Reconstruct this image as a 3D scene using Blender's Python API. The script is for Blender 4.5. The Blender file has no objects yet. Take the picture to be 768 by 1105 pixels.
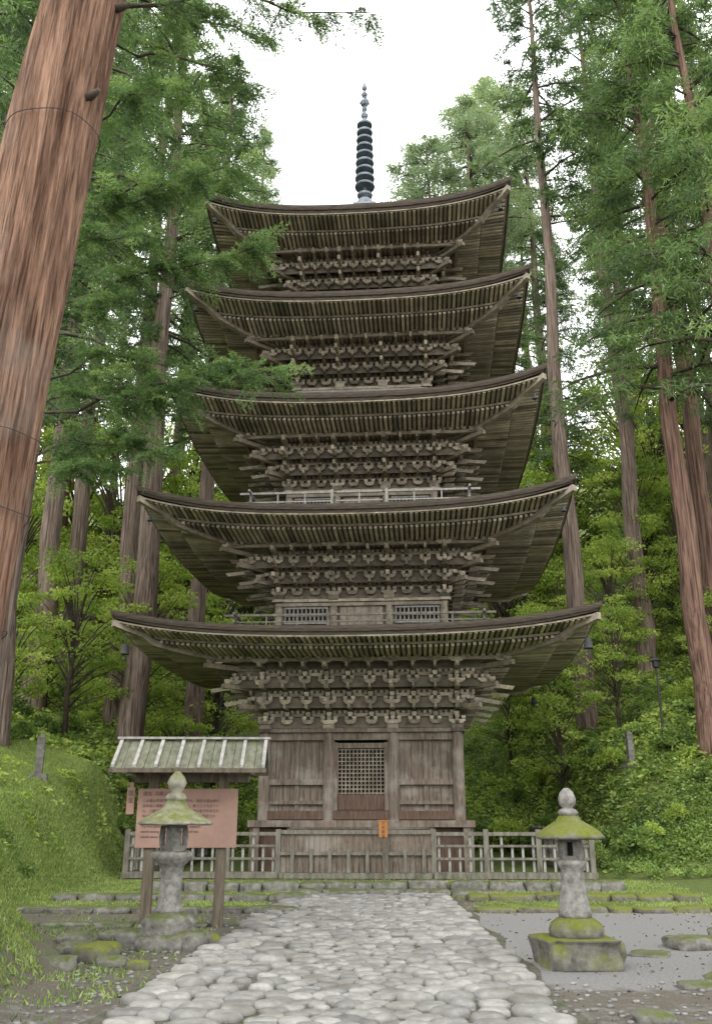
import bpy, math, random
import numpy as np
from mathutils import Vector, Matrix, noise
random.seed(5)
rng = np.random.default_rng(5)
scene = bpy.context.scene
COL = scene.collection

# ------------------------------------------------------------------ materials
def newmat(name):
    m = bpy.data.materials.new(name); m.use_nodes = True
    nt = m.node_tree; nt.nodes.clear()
    out = nt.nodes.new('ShaderNodeOutputMaterial')
    return m, nt, out
def ramp(nt, stops):
    r = nt.nodes.new('ShaderNodeValToRGB'); cr = r.color_ramp
    while len(cr.elements) < len(stops): cr.elements.new(0.5)
    for e, (p, c) in zip(cr.elements, stops):
        e.position = p; e.color = (c[0], c[1], c[2], 1)
    return r
def noise_node(nt, vec, scale, detail=6, rough=0.6):
    n = nt.nodes.new('ShaderNodeTexNoise'); n.inputs['Scale'].default_value = scale
    n.inputs['Detail'].default_value = detail; n.inputs['Roughness'].default_value = rough
    nt.links.new(vec, n.inputs['Vector']); return n
def mapping(nt, scale=(1, 1, 1), coord='Object'):
    tc = nt.nodes.new('ShaderNodeTexCoord'); mp = nt.nodes.new('ShaderNodeMapping')
    mp.inputs['Scale'].default_value = scale
    nt.links.new(tc.outputs[coord], mp.inputs['Vector']); return mp.outputs['Vector']
def mixc(nt, fac, a, b, mode='MIX'):
    m = nt.nodes.new('ShaderNodeMixRGB'); m.blend_type = mode
    for inp, v in ((m.inputs[0], fac), (m.inputs[1], a), (m.inputs[2], b)):
        if isinstance(v, (int, float)): inp.default_value = v
        elif isinstance(v, tuple): inp.default_value = (v[0], v[1], v[2], 1)
        else: nt.links.new(v, inp)
    return m.outputs[0]
def surf(name, dark, light, scale=3, stretch=(1, 1, 1), rough=0.85, bump=0.3, bdist=0.02,
         patch=None, patch_scale=0.8, patch_lo=0.5, patch_hi=0.65, moss=None, moss_lo=0.45, moss_hi=0.6,
         moss_up=True, tint=None, metallic=0.0, lo=0.3, hi=0.7, fine=None):
    m, nt, out = newmat(name)
    v = mapping(nt, stretch)
    n = noise_node(nt, v, scale, 9, 0.65)
    r = ramp(nt, [(lo, dark), (hi, light)])
    nt.links.new(n.outputs['Fac'], r.inputs['Fac'])
    c = r.outputs['Color']
    v0 = mapping(nt)
    hgt = n.outputs['Fac']
    if fine:
        nf_ = noise_node(nt, mapping(nt, fine), 1.0, 6, 0.6)
        rf = ramp(nt, [(0.36, (0.38, 0.36, 0.35)), (0.52, (1, 1, 1)), (0.7, (1.35, 1.32, 1.3))])
        nt.links.new(nf_.outputs['Fac'], rf.inputs['Fac'])
        c = mixc(nt, 1.0, c, rf.outputs['Color'], 'MULTIPLY')
        am = nt.nodes.new('ShaderNodeMath'); am.operation = 'ADD'
        nt.links.new(n.outputs['Fac'], am.inputs[0]); nt.links.new(nf_.outputs['Fac'], am.inputs[1]); hgt = am.outputs[0]
    if patch:
        n2 = noise_node(nt, v0, patch_scale, 5, 0.6)
        r2 = ramp(nt, [(patch_lo, (0, 0, 0)), (patch_hi, (1, 1, 1))])
        nt.links.new(n2.outputs['Fac'], r2.inputs['Fac'])
        c = mixc(nt, r2.outputs['Color'], c, mixc(nt, 0.6, c, patch))
    if tint:
        a = nt.nodes.new('ShaderNodeAttribute'); a.attribute_name = 'tint'
        l_, h_ = tint
        rt = ramp(nt, [(0, (l_, l_, l_*.98)), (1, (h_, h_*.985, h_*.95))])
        nt.links.new(a.outputs['Fac'], rt.inputs['Fac'])
        c = mixc(nt, 1.0, c, rt.outputs['Color'], 'MULTIPLY')
    if moss:
        n3 = noise_node(nt, v0, 5, 8, 0.7)
        fac = n3.outputs['Fac']
        if moss_up:
            g = nt.nodes.new('ShaderNodeNewGeometry'); s = nt.nodes.new('ShaderNodeSeparateXYZ')
            nt.links.new(g.outputs['Normal'], s.inputs[0])
            ma = nt.nodes.new('ShaderNodeMath'); ma.operation = 'MULTIPLY_ADD'
            nt.links.new(s.outputs['Z'], ma.inputs[0]); ma.inputs[1].default_value = 0.3
            nt.links.new(n3.outputs['Fac'], ma.inputs[2]); fac = ma.outputs[0]
        r3 = ramp(nt, [(moss_lo, (0, 0, 0)), (moss_hi, (1, 1, 1))])
        nt.links.new(fac, r3.inputs['Fac'])
        n4 = noise_node(nt, v0, 25, 4, 0.7)
        mc = mixc(nt, n4.outputs['Fac'], (moss[0]*0.35, moss[1]*0.35, moss[2]*0.4), (moss[0]*1.5, moss[1]*1.5, moss[2]*1.3))
        c = mixc(nt, r3.outputs['Color'], c, mc)
    b = nt.nodes.new('ShaderNodeBsdfPrincipled')
    nt.links.new(c, b.inputs['Base Color']); b.inputs['Roughness'].default_value = rough
    b.inputs['Metallic'].default_value = metallic
    b.inputs['Specular IOR Level'].default_value = 0.25
    if bump:
        bp = nt.nodes.new('ShaderNodeBump'); bp.inputs['Strength'].default_value = bump
        bp.inputs['Distance'].default_value = bdist
        nt.links.new(hgt, bp.inputs['Height']); nt.links.new(bp.outputs[0], b.inputs['Normal'])
    nt.links.new(b.outputs[0], out.inputs[0])
    return m
def leafmat(name, dark, mid, light, trans=0.4):
    m, nt, out = newmat(name)
    a = nt.nodes.new('ShaderNodeAttribute'); a.attribute_name = 'tint'
    oi = nt.nodes.new('ShaderNodeObjectInfo')
    ad = nt.nodes.new('ShaderNodeMath'); ad.operation = 'MULTIPLY_ADD'
    nt.links.new(oi.outputs['Random'], ad.inputs[0]); ad.inputs[1].default_value = 0.3
    nt.links.new(a.outputs['Fac'], ad.inputs[2])
    r = ramp(nt, [(0.1, dark), (0.6, mid), (1.0, light)])
    nt.links.new(ad.outputs[0], r.inputs['Fac'])
    d = nt.nodes.new('ShaderNodeBsdfPrincipled'); d.inputs['Roughness'].default_value = 0.55
    d.inputs['Specular IOR Level'].default_value = 0.35
    t = nt.nodes.new('ShaderNodeBsdfTranslucent')
    nt.links.new(r.outputs[0], d.inputs['Base Color'])
    nt.links.new(mixc(nt, 1.0, r.outputs[0], (1.3, 1.35, 0.75), 'MULTIPLY'), t.inputs['Color'])
    ms = nt.nodes.new('ShaderNodeMixShader'); ms.inputs[0].default_value = trans
    nt.links.new(d.outputs[0], ms.inputs[1]); nt.links.new(t.outputs[0], ms.inputs[2])
    nt.links.new(ms.outputs[0], out.inputs[0])
    return m

M = {}
M['wood'] = surf('weathered_wood', (0.15, 0.128, 0.096), (0.38, 0.33, 0.26), 6, patch=(0.13, 0.11, 0.08), patch_scale=1.2, tint=(.62, 1.3))
M['wood_mid'] = surf('shade_toned_old_wood', (0.09, 0.076, 0.057), (0.25, 0.215, 0.165), 6, patch=(0.07, 0.057, 0.043), patch_scale=1.5)  # darker copy of the wood, shade behind the brackets put into its colour
M['wood_plain'] = surf('plain_weathered_wood', (0.15, 0.128, 0.096), (0.38, 0.33, 0.26), 6, patch=(0.13, 0.11, 0.08), patch_scale=1.2)
M['wood_pale'] = surf('pale_weathered_wood', (0.26, 0.225, 0.175), (0.54, 0.485, 0.39), 9, patch=(0.18, 0.155, 0.12), patch_scale=2.2, tint=(.6, 1.2))
M['rafter'] = surf('rafter_wood', (0.30, 0.265, 0.21), (0.52, 0.465, 0.38), 3, patch=(0.2, 0.17, 0.13), patch_scale=.8, tint=(.42, 1.4))
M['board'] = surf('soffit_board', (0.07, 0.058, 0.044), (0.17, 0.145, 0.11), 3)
M['wall'] = surf('wall_plank', (0.062, 0.047, 0.036), (0.215, 0.172, 0.135), 5, (3, 3, 0.35), bump=0.5, patch=(0.26, 0.235, 0.20), patch_scale=1.5)
M['red'] = surf('reddish_timber', (0.055, 0.035, 0.026), (0.14, 0.09, 0.065), 5, (3, 3, 0.4), bump=0.4)
M['darkgap'] = surf('dark_interior', (0.008, 0.007, 0.006), (0.02, 0.017, 0.014), 4, bump=0)
M['bark_roof'] = surf('bark_shingle', (0.03, 0.023, 0.018), (0.12, 0.098, 0.076), 7, (0.6, 0.6, 9), bump=0.7, moss=(0.07, 0.09, 0.04), moss_lo=0.78, moss_hi=0.95)
M['grey'] = surf('grey_timber', (0.17, 0.163, 0.145), (0.38, 0.367, 0.335), 5, (2, 2, 1), bump=0.4)
M['fence'] = surf('fence_timber', (0.07, 0.062, 0.05), (0.22, 0.203, 0.165), 5, (2, 2, 0.5), bump=0.4, moss=(0.08, 0.10, 0.04), moss_lo=0.6, moss_hi=0.85)
M['bronze'] = surf('aged_bronze', (0.09, 0.105, 0.125), (0.24, 0.275, 0.31), 4, rough=0.5, metallic=0.3)
M['iron'] = surf('dark_iron', (0.02, 0.02, 0.02), (0.05, 0.05, 0.05), 6, rough=0.5)
M['stone'] = surf('lantern_stone', (0.09, 0.086, 0.077), (0.28, 0.27, 0.245), 14, patch=(0.07, 0.07, 0.057), patch_scale=4, moss=(0.09, 0.11, 0.03), moss_lo=0.74, moss_hi=0.92, bump=0.7)
M['moss_cap'] = surf('moss_blotched_stone', (0.12, 0.115, 0.09), (0.32, 0.31, 0.24), 9, moss=(0.12, 0.13, 0.035), moss_lo=0.52, moss_hi=0.84, bump=0.9)
M['moss_stone'] = surf('mossy_stone', (0.05, 0.047, 0.04), (0.19, 0.18, 0.155), 8, moss=(0.11, 0.122, 0.02), moss_lo=0.46, moss_hi=0.76, bump=0.9)
M['moss_some'] = surf('partly_mossy_stone', (0.06, 0.057, 0.05), (0.23, 0.22, 0.195), 8, moss=(0.07, 0.083, 0.022), moss_lo=0.60, moss_hi=0.84, bump=0.8)
M['cobble'] = surf('cobble_stone', (0.13, 0.128, 0.122), (0.26, 0.256, 0.245), 9, tint=(.6, 1.38), bump=0.5, rough=0.6, patch=(0.11, 0.10, 0.085), patch_scale=1.6)
M['dirt'] = surf('path_soil', (0.04, 0.035, 0.028), (0.13, 0.118, 0.098), 14, moss=(0.04, 0.055, 0.018), moss_lo=0.75, moss_hi=0.95, bump=0.8)
M['bark'] = surf('cedar_bark', (0.115, 0.06, 0.037), (0.34, 0.205, 0.14), 3, (1.8, 1.8, 0.2), bump=1.0, bdist=0.05, patch=(0.28, 0.235, 0.20), patch_scale=0.5, patch_lo=.52, patch_hi=.7, rough=0.95, lo=0.36, hi=0.66, fine=(38, 38, 0.5))
M['bark_far'] = surf('cedar_bark_grey', (0.10, 0.074, 0.06), (0.28, 0.215, 0.175), 5, (2, 2, 0.2), bump=0.8, bdist=0.05, rough=0.95, fine=(16, 16, 0.4))
M['bark_red'] = surf('cedar_bark_red', (0.10, 0.06, 0.045), (0.25, 0.155, 0.115), 5, (2, 2, 0.2), bump=0.8, bdist=0.05, rough=0.95, fine=(16, 16, 0.4))
M['twig'] = surf('dark_branch', (0.03, 0.022, 0.016), (0.10, 0.08, 0.06), 8)
M['cedar'] = leafmat('cedar_foliage', (0.03, 0.055, 0.025), (0.10, 0.165, 0.066), (0.23, 0.32, 0.13), 0.45)
M['cedar_haze_tint'] = leafmat('haze_tinted_cedar_foliage', (0.13, 0.18, 0.12), (0.22, 0.29, 0.18), (0.34, 0.41, 0.25), 0.45)  # aerial haze of the far trees is painted into this paler leaf colour
M['cedar_near'] = leafmat('cedar_sprays', (0.032, 0.065, 0.024), (0.115, 0.19, 0.068), (0.26, 0.35, 0.14), 0.45)
M['broad'] = leafmat('broad_leaves', (0.11, 0.175, 0.033), (0.31, 0.40, 0.085), (0.50, 0.58, 0.18), 0.52)
M['shrub'] = leafmat('shrub_leaves', (0.045, 0.08, 0.022), (0.16, 0.24, 0.06), (0.33, 0.42, 0.13), 0.45)
M['grass'] = leafmat('grass_blades', (0.09, 0.13, 0.035), (0.22, 0.29, 0.08), (0.37, 0.44, 0.16), 0.45)
M['sign'] = surf('sign_board_brown', (0.24, 0.150, 0.12), (0.32, 0.205, 0.16), 4, bump=0.05)
M['orange'] = surf('orange_board', (0.26, 0.11, 0.035), (0.36, 0.16, 0.055), 4, bump=0.1)
M['ink'] = surf('dark_ink', (0.05, 0.03, 0.026), (0.08, 0.05, 0.042), 4, bump=0)
M['signroof'] = surf('weathered_roof_board', (0.065, 0.066, 0.048), (0.19, 0.19, 0.14), 6, (2, 1, 1), moss=(0.10, 0.12, 0.05), moss_lo=0.72, moss_hi=1.0)
M['post'] = surf('wet_post_timber', (0.05, 0.04, 0.03), (0.17, 0.14, 0.10), 6, (3, 3, 0.4))

def groundmat():
    m, nt, out = newmat('ground_cover')
    at = nt.nodes.new('ShaderNodeAttribute'); at.attribute_name = 'zone'
    sp = nt.nodes.new('ShaderNodeSeparateColor'); nt.links.new(at.outputs['Color'], sp.inputs[0])
    v = mapping(nt)
    n1 = noise_node(nt, v, 1.2, 8, 0.7); n2 = noise_node(nt, v, 30, 6, 0.75); n3 = noise_node(nt, v, 6, 8, 0.7)
    soil = ramp(nt, [(0.3, (0.055, 0.047, 0.038)), (0.7, (0.20, 0.183, 0.155))]); nt.links.new(n2.outputs[0], soil.inputs[0])
    soil2 = mixc(nt, n1.outputs[0], soil.outputs[0], (0.10, 0.085, 0.066))
    grav = ramp(nt, [(0.35, (0.13, 0.128, 0.122)), (0.65, (0.25, 0.245, 0.235))]); nt.links.new(n2.outputs[0], grav.inputs[0])
    veg = ramp(nt, [(0.3, (0.04, 0.055, 0.017)), (0.7, (0.15, 0.19, 0.05))]); nt.links.new(n3.outputs[0], veg.inputs[0])
    def thr(ch, nz):
        a = nt.nodes.new('ShaderNodeMath'); a.operation = 'MULTIPLY_ADD'; nt.links.new(nz.outputs[0], a.inputs[0]); a.inputs[1].default_value = 0.9
        nt.links.new(sp.outputs[ch], a.inputs[2])
        r = ramp(nt, [(0.82, (0, 0, 0)), (1.0, (1, 1, 1))]); nt.links.new(a.outputs[0], r.inputs[0]); return r.outputs[0]
    c = mixc(nt, thr(1, n3), soil2, grav.outputs[0])
    c = mixc(nt, thr(0, n3), c, veg.outputs[0])
    b = nt.nodes.new('ShaderNodeBsdfPrincipled'); b.inputs['Roughness'].default_value = 0.95; b.inputs['Specular IOR Level'].default_value = 0.15
    nt.links.new(c, b.inputs['Base Color'])
    bp = nt.nodes.new('ShaderNodeBump'); bp.inputs['Strength'].default_value = 0.8; bp.inputs['Distance'].default_value = 0.04
    nt.links.new(n2.outputs[0], bp.inputs['Height']); nt.links.new(bp.outputs[0], b.inputs['Normal'])
    nt.links.new(b.outputs[0], out.inputs[0]); return m
M['ground'] = groundmat()

# ------------------------------------------------------------------ mesh tools
class MB:
    def __init__(s): s.v = []; s.f = []; s.m = []; s.t = []; s.T = 0.5
    def add(s, vs, fs, mi=0, t=None):
        o = len(s.v); s.v.extend(vs); s.t.extend([s.T if t is None else t]*len(vs))
        for f in fs: s.f.append(tuple(i+o for i in f)); s.m.append(mi)
    def hexa(s, p, mi=0):
        s.add(p, [(3, 2, 1, 0), (4, 5, 6, 7), (0, 1, 5, 4), (1, 2, 6, 5), (2, 3, 7, 6), (3, 0, 4, 7)], mi)
    def box(s, x0, x1, y0, y1, z0, z1, mi=0, fn=None):
        p = [(x0, y0, z0), (x1, y0, z0), (x1, y1, z0), (x0, y1, z0), (x0, y0, z1), (x1, y0, z1), (x1, y1, z1), (x0, y1, z1)]
        if fn: p = [fn(q) for q in p]
        s.hexa(p, mi)
    def tube(s, pts, rad, n=8, mi=0, cap=True, t=0.5):
        pts = [Vector(p) for p in pts]
        vs = []; fs = []
        for i, p in enumerate(pts):
            d = (pts[min(i+1, len(pts)-1)] - pts[max(i-1, 0)]).normalized()
            ref = Vector((1, 0, 0)) if abs(d.x) < 0.8 else Vector((0, 1, 0))
            a = d.cross(ref).normalized(); b = d.cross(a)
            for k in range(n):
                th = 2*math.pi*k/n
                vs.append(tuple(p + (a*math.cos(th) + b*math.sin(th))*rad[i]))
        for i in range(len(pts)-1):
            for k in range(n):
                k2 = (k+1) % n
                fs.append((i*n+k, i*n+k2, (i+1)*n+k2, (i+1)*n+k))
        if cap:
            fs.append(tuple(range(n-1, -1, -1))); fs.append(tuple((len(pts)-1)*n+k for k in range(n)))
        s.add(vs, fs, mi, t)
    def lathe(s, prof, n=24, mi=0, c=(0, 0, 0), wob=0, sq=None, seed=0):
        vs = []; fs = []
        for (r, z) in prof:
            for k in range(n):
                th = 2*math.pi*(k+0.5)/n
                rr = r
                if sq: rr = r*sq/max(abs(math.cos(th)), abs(math.sin(th)))
                if wob: rr *= 1+wob*noise.noise(Vector((math.cos(th)*2+seed, math.sin(th)*2, z*4)))
                vs.append((c[0]+rr*math.cos(th), c[1]+rr*math.sin(th), c[2]+z + (wob*0.15*noise.noise(Vector((math.cos(th)*3, math.sin(th)*3+seed, z*3+r*5))))))
        for i in range(len(prof)-1):
            for k in range(n):
                k2 = (k+1) % n
                fs.append((i*n+k, i*n+k2, (i+1)*n+k2, (i+1)*n+k))
        fs.append(tuple(range(n-1, -1, -1))); fs.append(tuple((len(prof)-1)*n+k for k in range(n)))
        s.add(vs, fs, mi)
    def obj(s, name, mats, parent=None, smooth=False, loc=None, tint=False):
        me = bpy.data.meshes.new(name); me.from_pydata(s.v, [], s.f)
        for mm in mats: me.materials.append(mm)
        if len(mats) > 1: me.polygons.foreach_set('material_index', s.m)
        if smooth: me.polygons.foreach_set('use_smooth', [True]*len(s.f))
        a = me.attributes.new('tint', 'FLOAT', 'POINT'); a.data.foreach_set('value', s.t)
        me.update()
        ob = bpy.data.objects.new(name, me); COL.objects.link(ob)
        if parent: ob.parent = parent
        if loc: ob.location = loc
        return ob
def thing(name, label, cat, loc=(0, 0, 0), rz=0, group=None):
    e = bpy.data.objects.new(name, None); e.empty_display_size = 0.5; COL.objects.link(e)
    e.location = loc; e.rotation_euler = (0, 0, rz); e['label'] = label; e['category'] = cat
    if group: e['group'] = group
    return e
def meta(ob, label, cat, group=None):
    ob['label'] = label; ob['category'] = cat
    if group: ob['group'] = group
    return ob
def copy_tree(src, loc, rz, sc, label=None):
    r = src.copy(); COL.objects.link(r); r.location = loc; r.rotation_euler = (0, 0, rz)
    r.scale = sc if isinstance(sc, tuple) else (sc, sc, sc)
    if label: r['label'] = label
    for c in list(src.children):
        k = c.copy(); COL.objects.link(k); k.parent = r
    return r
def unit(a): return a/np.maximum(np.linalg.norm(a, axis=1, keepdims=True), 1e-6)
def leafmesh(name, C, A, B, tint, mat):
    N = len(C); v = np.empty((N, 4, 3)); v[:, 0] = C-A; v[:, 1] = C+B; v[:, 2] = C+A; v[:, 3] = C-B
    me = bpy.data.meshes.new(name); me.vertices.add(N*4); me.vertices.foreach_set('co', v.ravel())
    me.loops.add(N*4); me.loops.foreach_set('vertex_index', np.arange(N*4, dtype=np.int32))
    me.polygons.add(N); me.polygons.foreach_set('loop_start', np.arange(0, N*4, 4, dtype=np.int32))
    me.polygons.foreach_set('loop_total', np.full(N, 4, dtype=np.int32))
    a = me.attributes.new('tint', 'FLOAT', 'POINT'); a.data.foreach_set('value', np.repeat(tint, 4).astype(np.float32))
    me.materials.append(mat); me.update(calc_edges=True); return me
def mobj(name, me, parent=None):
    ob = bpy.data.objects.new(name, me); COL.objects.link(ob)
    if parent: ob.parent = parent
    return ob
def sm(a, b, x):
    t = np.clip((x-a)/(b-a), 0, 1); return t*t*(3-2*t)

# ------------------------------------------------------------------ terrain
def foot(y): return np.interp(y, [0, 10, 12.5, 16.5], [-3.1, -3.1, -3.9, -6.6])
def HT(x, y):
    x = np.asarray(x, float); y = np.asarray(y, float)
    dl = np.maximum(0, foot(y)-x)
    far = sm(13, 18, y)
    z = (0.75-.3*far)*(1-np.exp(-1.1*dl*sm(-12, 4, y))) + (0.33-.09*far)*np.minimum(dl, 45)*sm(-12, 4, y)
    z = z + sm(0, 2, dl)*0.155*np.clip(y-15, 0, 25)
    g = sm(23, 29, y)
    z = z + g*0.42*np.clip(x-9, 0, 60) + sm(6.8, 9.5, x)*0.5*np.clip(y-26, 0, 8)
    z = z + 0.42*np.clip(y-37.5, 0, 70)
    veg = np.clip(z*3, 0, 1)
    z = z + veg*(0.12*np.sin(x*1.3+y*0.7)*np.cos(y*0.9-x*0.4) + 0.05*np.sin(x*3.1)*np.sin(y*2.7))
    return z
def h1(x, y): return float(HT(x, y))
xs = np.concatenate([[-400, -250, -160, -110], np.arange(-80, -14, 2.0), np.arange(-14, 18, 0.35), np.arange(18, 80, 2.0), [110, 160, 250, 400]])
ys = np.concatenate([[-300, -150, -60, -30, -15, -6], np.arange(0, 36, 0.35), np.arange(36, 110, 2.0), [130, 180, 260, 420]])
X, Y = np.meshgrid(xs, ys); Z = HT(X, Y)
nx, ny = len(xs), len(ys)
co = np.stack([X, Y, Z], -1).reshape(-1, 3)
idx = np.arange(nx*ny).reshape(ny, nx)
F = np.stack([idx[:-1, :-1], idx[:-1, 1:], idx[1:, 1:], idx[1:, :-1]], -1).reshape(-1, 4)
me = bpy.data.meshes.new('ground'); me.from_pydata(co.tolist(), [], F.tolist())
veg = np.clip(Z*3, 0, 1)
veg = np.where(Y < 14, np.minimum(veg, .46), veg)
veg = np.maximum(veg, sm(16.8, 18, Y)*sm(1.5, 2.2, np.abs(X-.3))*0.6)
veg = np.maximum(veg, sm(19.3, 19.8, Y)*0.5)
veg = np.maximum(veg, sm(8, 11, X)*sm(20, 24, Y))
veg = np.maximum(veg, 0.34*sm(-2.0, -3.2, X))
grav = sm(1.6, 2.0, X)*sm(8.6, 10.6, Y)*(1-sm(16.8, 17.4, Y))*0.9
grav = np.maximum(grav, 0.40*(1-sm(8.6, 10.6, Y)))
zone = np.stack([veg, grav, veg*0, veg*0+1], -1).reshape(-1, 4)
ca = me.attributes.new('zone', 'FLOAT_COLOR', 'POINT'); ca.data.foreach_set('color', zone.ravel())
me.materials.append(M['ground']); me.polygons.foreach_set('use_smooth', [True]*len(F))
g = mobj('ground', me); g['kind'] = 'structure'

# ------------------------------------------------------------------ cobbled path
def edge_l(y): return np.interp(y, [0, 8, 14, 20.5], [-2.25, -2.1, -1.8, -1.35])
def edge_r(y): return np.interp(y, [0, 8, 12, 20.5], [1.6, 1.72, 1.85, 1.9])
y0p, y1p = 2.5, 20.3
base = MB()
vs = []; fs = []
for i, yy in enumerate(np.linspace(y0p, y1p+0.1, 40)):
    vs += [(float(edge_l(yy))-0.12+0.08*math.sin(yy*3), yy, 0.004), (float(edge_r(yy))+0.12+0.08*math.cos(yy*2.3), yy, 0.004)]
    if i: fs.append((2*i-2, 2*i-1, 2*i+1, 2*i))
base.add(vs, fs, 0)
NS = 900
def samp(n):
    yy = rng.uniform(y0p, y1p, n*2); l = edge_l(yy); r = edge_r(yy); u = rng.uniform(0, 1, n*2)
    keep = rng.uniform(0, 1, n*2) < np.where(np.abs(u-.5) < .17, 1.0, .5)
    p = np.stack([u*(r-l)+l, yy], -1)[keep]
    return p[:n]
pts = samp(NS); NS = len(pts)
S = samp(28000)
sc = np.array([1.0, 1.15])
for it in range(7):
    near = np.empty(len(S), int)
    for a in range(0, len(S), 4000):
        q = S[a:a+4000]*sc
        near[a:a+4000] = ((q[:, None, :]-(pts*sc)[None])**2).sum(-1).argmin(1)
    for k in range(NS):
        w = S[near == k]
        if len(w): pts[k] = pts[k]*0.45+w.mean(0)*0.55
for k in range(NS):
    c = pts[k]*sc
    dd = pts*sc-c; dist = np.hypot(dd[:, 0], dd[:, 1]); nb = [j for j in np.argsort(dist)[1:12]]
    n = 16; R = []
    lim = 0.23
    for a in range(n):
        th = 2*math.pi*a/n; u = np.array([math.cos(th), math.sin(th)])
        r = lim
        for j in nb:
            pr = float(u@dd[j])
            if pr > 1e-3: r = min(r, dist[j]**2/2/pr)
        R.append(r)
    R = np.array(R)
    R = np.minimum(R, R.min()*1.42)
    for _ in range(4): R = np.minimum(R*1.05, (np.roll(R, 1)+np.roll(R, -1)+R)/3)
    ctr = abs((pts[k][0]-edge_l(pts[k][1]))/(edge_r(pts[k][1])-edge_l(pts[k][1]))-.5) < .17
    sh = rng.uniform(0.90, 1.0); hgt = rng.uniform(0.025, 0.045) if ctr else rng.uniform(0.04, 0.075); tx, ty = rng.uniform(-0.05, 0.05, 2)
    if rng.random() < 0.08: sh *= 0.78
    rings = [(1.0, -0.01), (0.99, hgt*0.28), (0.94, hgt*0.58), (0.80, hgt*0.85), (0.45, hgt*1.0)]
    vs = []; fs = []
    ox, oy = pts[k]
    for (q, z) in rings:
        for a in range(n):
            th = 2*math.pi*a/n; dx = math.cos(th)*R[a]*q*sh; dy = math.sin(th)*R[a]*q*sh/1.15
            vs.append((ox+dx, oy+dy, 0.006+z+(dx*tx+dy*ty if z > 0 else 0)))
    vs.append((ox, oy, 0.006+hgt*1.04))
    for i in range(len(rings)-1):
        for a in range(n):
            b = (a+1) % n; fs.append((i*n+a, i*n+b, (i+1)*n+b, (i+1)*n+a))
    for a in range(n): fs.append(((len(rings)-1)*n+a, (len(rings)-1)*n+(a+1) % n, len(vs)-1))
    base.add(vs, fs, 1, float(np.clip(rng.normal(0.5, 0.18), 0, 1)))
pth = base.obj('path', [M['dirt'], M['cobble']], smooth=True, tint=True); pth['kind'] = 'structure'
mb = MB()
def rock(mb, x, y, z, sx, sy, sz, seed, mi=0, t=0.5, sq=0.6, n=14, m=7):
    vs = []; fs = []
    for i in range(m+1):
        ph = -math.pi/2+math.pi*i/m
        for k in range(n):
            th = 2*math.pi*k/n
            d = Vector((math.cos(ph)*math.cos(th), math.cos(ph)*math.sin(th), math.sin(ph)))
            p = Vector([math.copysign(abs(c)**sq, c) for c in d])
            w = 1+0.22*noise.noise(d*1.6+Vector((seed*3.1, seed*1.7, 0)))+0.07*noise.noise(d*5+Vector((seed, 0, 0)))
            vs.append((x+p.x*sx*w, y+p.y*sy*w, z+p.z*sz*(1+(w-1)*0.6)))
    for i in range(m):
        for k in range(n):
            b = (k+1) % n; fs.append((i*n+k, i*n+b, (i+1)*n+b, (i+1)*n+k))
    mb.add(vs, fs, mi, t)
for i in range(1300):
    q = random.random()
    if q < .3: x, y = random.uniform(-3.3, -2.0), random.uniform(6.5, 16)
    elif q < .4: x, y = random.uniform(1.7, 3.6), random.uniform(7, 10)
    else: x, y = random.uniform(-2.1, 1.8), random.uniform(6.5, 18)
    s_ = random.uniform(.014, .034)
    rock(mb, x, y, s_*.3, s_, s_*.8, s_*.5, i*.7, 0, random.uniform(0, .7), n=7, m=4)
o = mb.obj('pebbles', [M['cobble']], smooth=True, tint=True); o['kind'] = 'stuff'

def kerb(x0, x1, y, hh, label, seed, dep=0.22, wav=0.08, mat='moss_some', z=0):
    mb = MB(); x = x0; i = 0
    while x < x1:
        w = random.uniform(0.4, 1.0)
        rock(mb, x+w/2, y+random.uniform(-wav, wav), z+hh*0.25, w/2*1.0, dep*random.uniform(0.8, 1.2), hh*random.uniform(0.65, 0.85), seed+i*0.37, sq=.42)
        x += w; i += 1
    meta(mb.obj('stone_kerb', [M[mat]], smooth=True), label, 'kerb')
kerb(-7.0, -1.9, 16.9, 0.10, 'low mossy stone kerb edging the yard beside the cobbled path', 1)
kerb(2.1, 7.3, 17.0, 0.09, 'low mossy stone kerb edging the gravel yard', 30, mat='moss_stone')
kerb(-6.0, -1.7, 19.2, 0.14, 'row of rough mossy slabs crossing before the pagoda', 60, 0.25)
kerb(2.2, 6.6, 19.2, 0.14, 'row of rough mossy slabs beside the path end', 75, 0.25, mat='moss_stone')
kerb(-4.8, 5.9, 21.6, 0.22, 'upper row of mossy slabs before the pagoda fence', 95, 0.25)
kerb(-5.8, -2.2, 14.9, 0.06, 'short row of small flat stones behind the lantern', 130, 0.2, 0.2)
kerb(-1.3, 2.0, 20.5, 0.12, 'stone step at the end of the cobbled path', 150, 0.3, 0.05)
for i, (x, y, sx, sy, sz) in enumerate([(3.55, 11.9, .24, .18, .03), (4.35, 12.6, .42, .3, .10), (5.15, 13.1, .4, .3, .13), (3.35, 9.75, .2, .15, .04),
                                       (4.0, 10.1, .5, .25, .08), (4.55, 11.0, .45, .3, .10), (3.55, 8.5, .35, .25, .07), (2.45, 8.3, .17, .13, .05), (4.2, 9.2, .4, .3, .09), (5.4, 11.7, .35, .25, .09), (4.9, 10.2, .3, .25, .1), (2.75, 7.6, .28, .2, .06)]):
    mb = MB(); rock(mb, 0, 0, sz*0.4, sx, sy, sz, i*2.3+7, sq=.5, n=20, m=8)
    o = mb.obj('flat_rock', [M['moss_some']], smooth=True, loc=(x, y, 0)); o.rotation_euler = (random.uniform(-.08, .08), random.uniform(-.08, .08), random.uniform(-.5, .5)); meta(o, 'flat grey stepping rock set in damp soil', 'rock', 'flat rocks beside the path')
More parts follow.
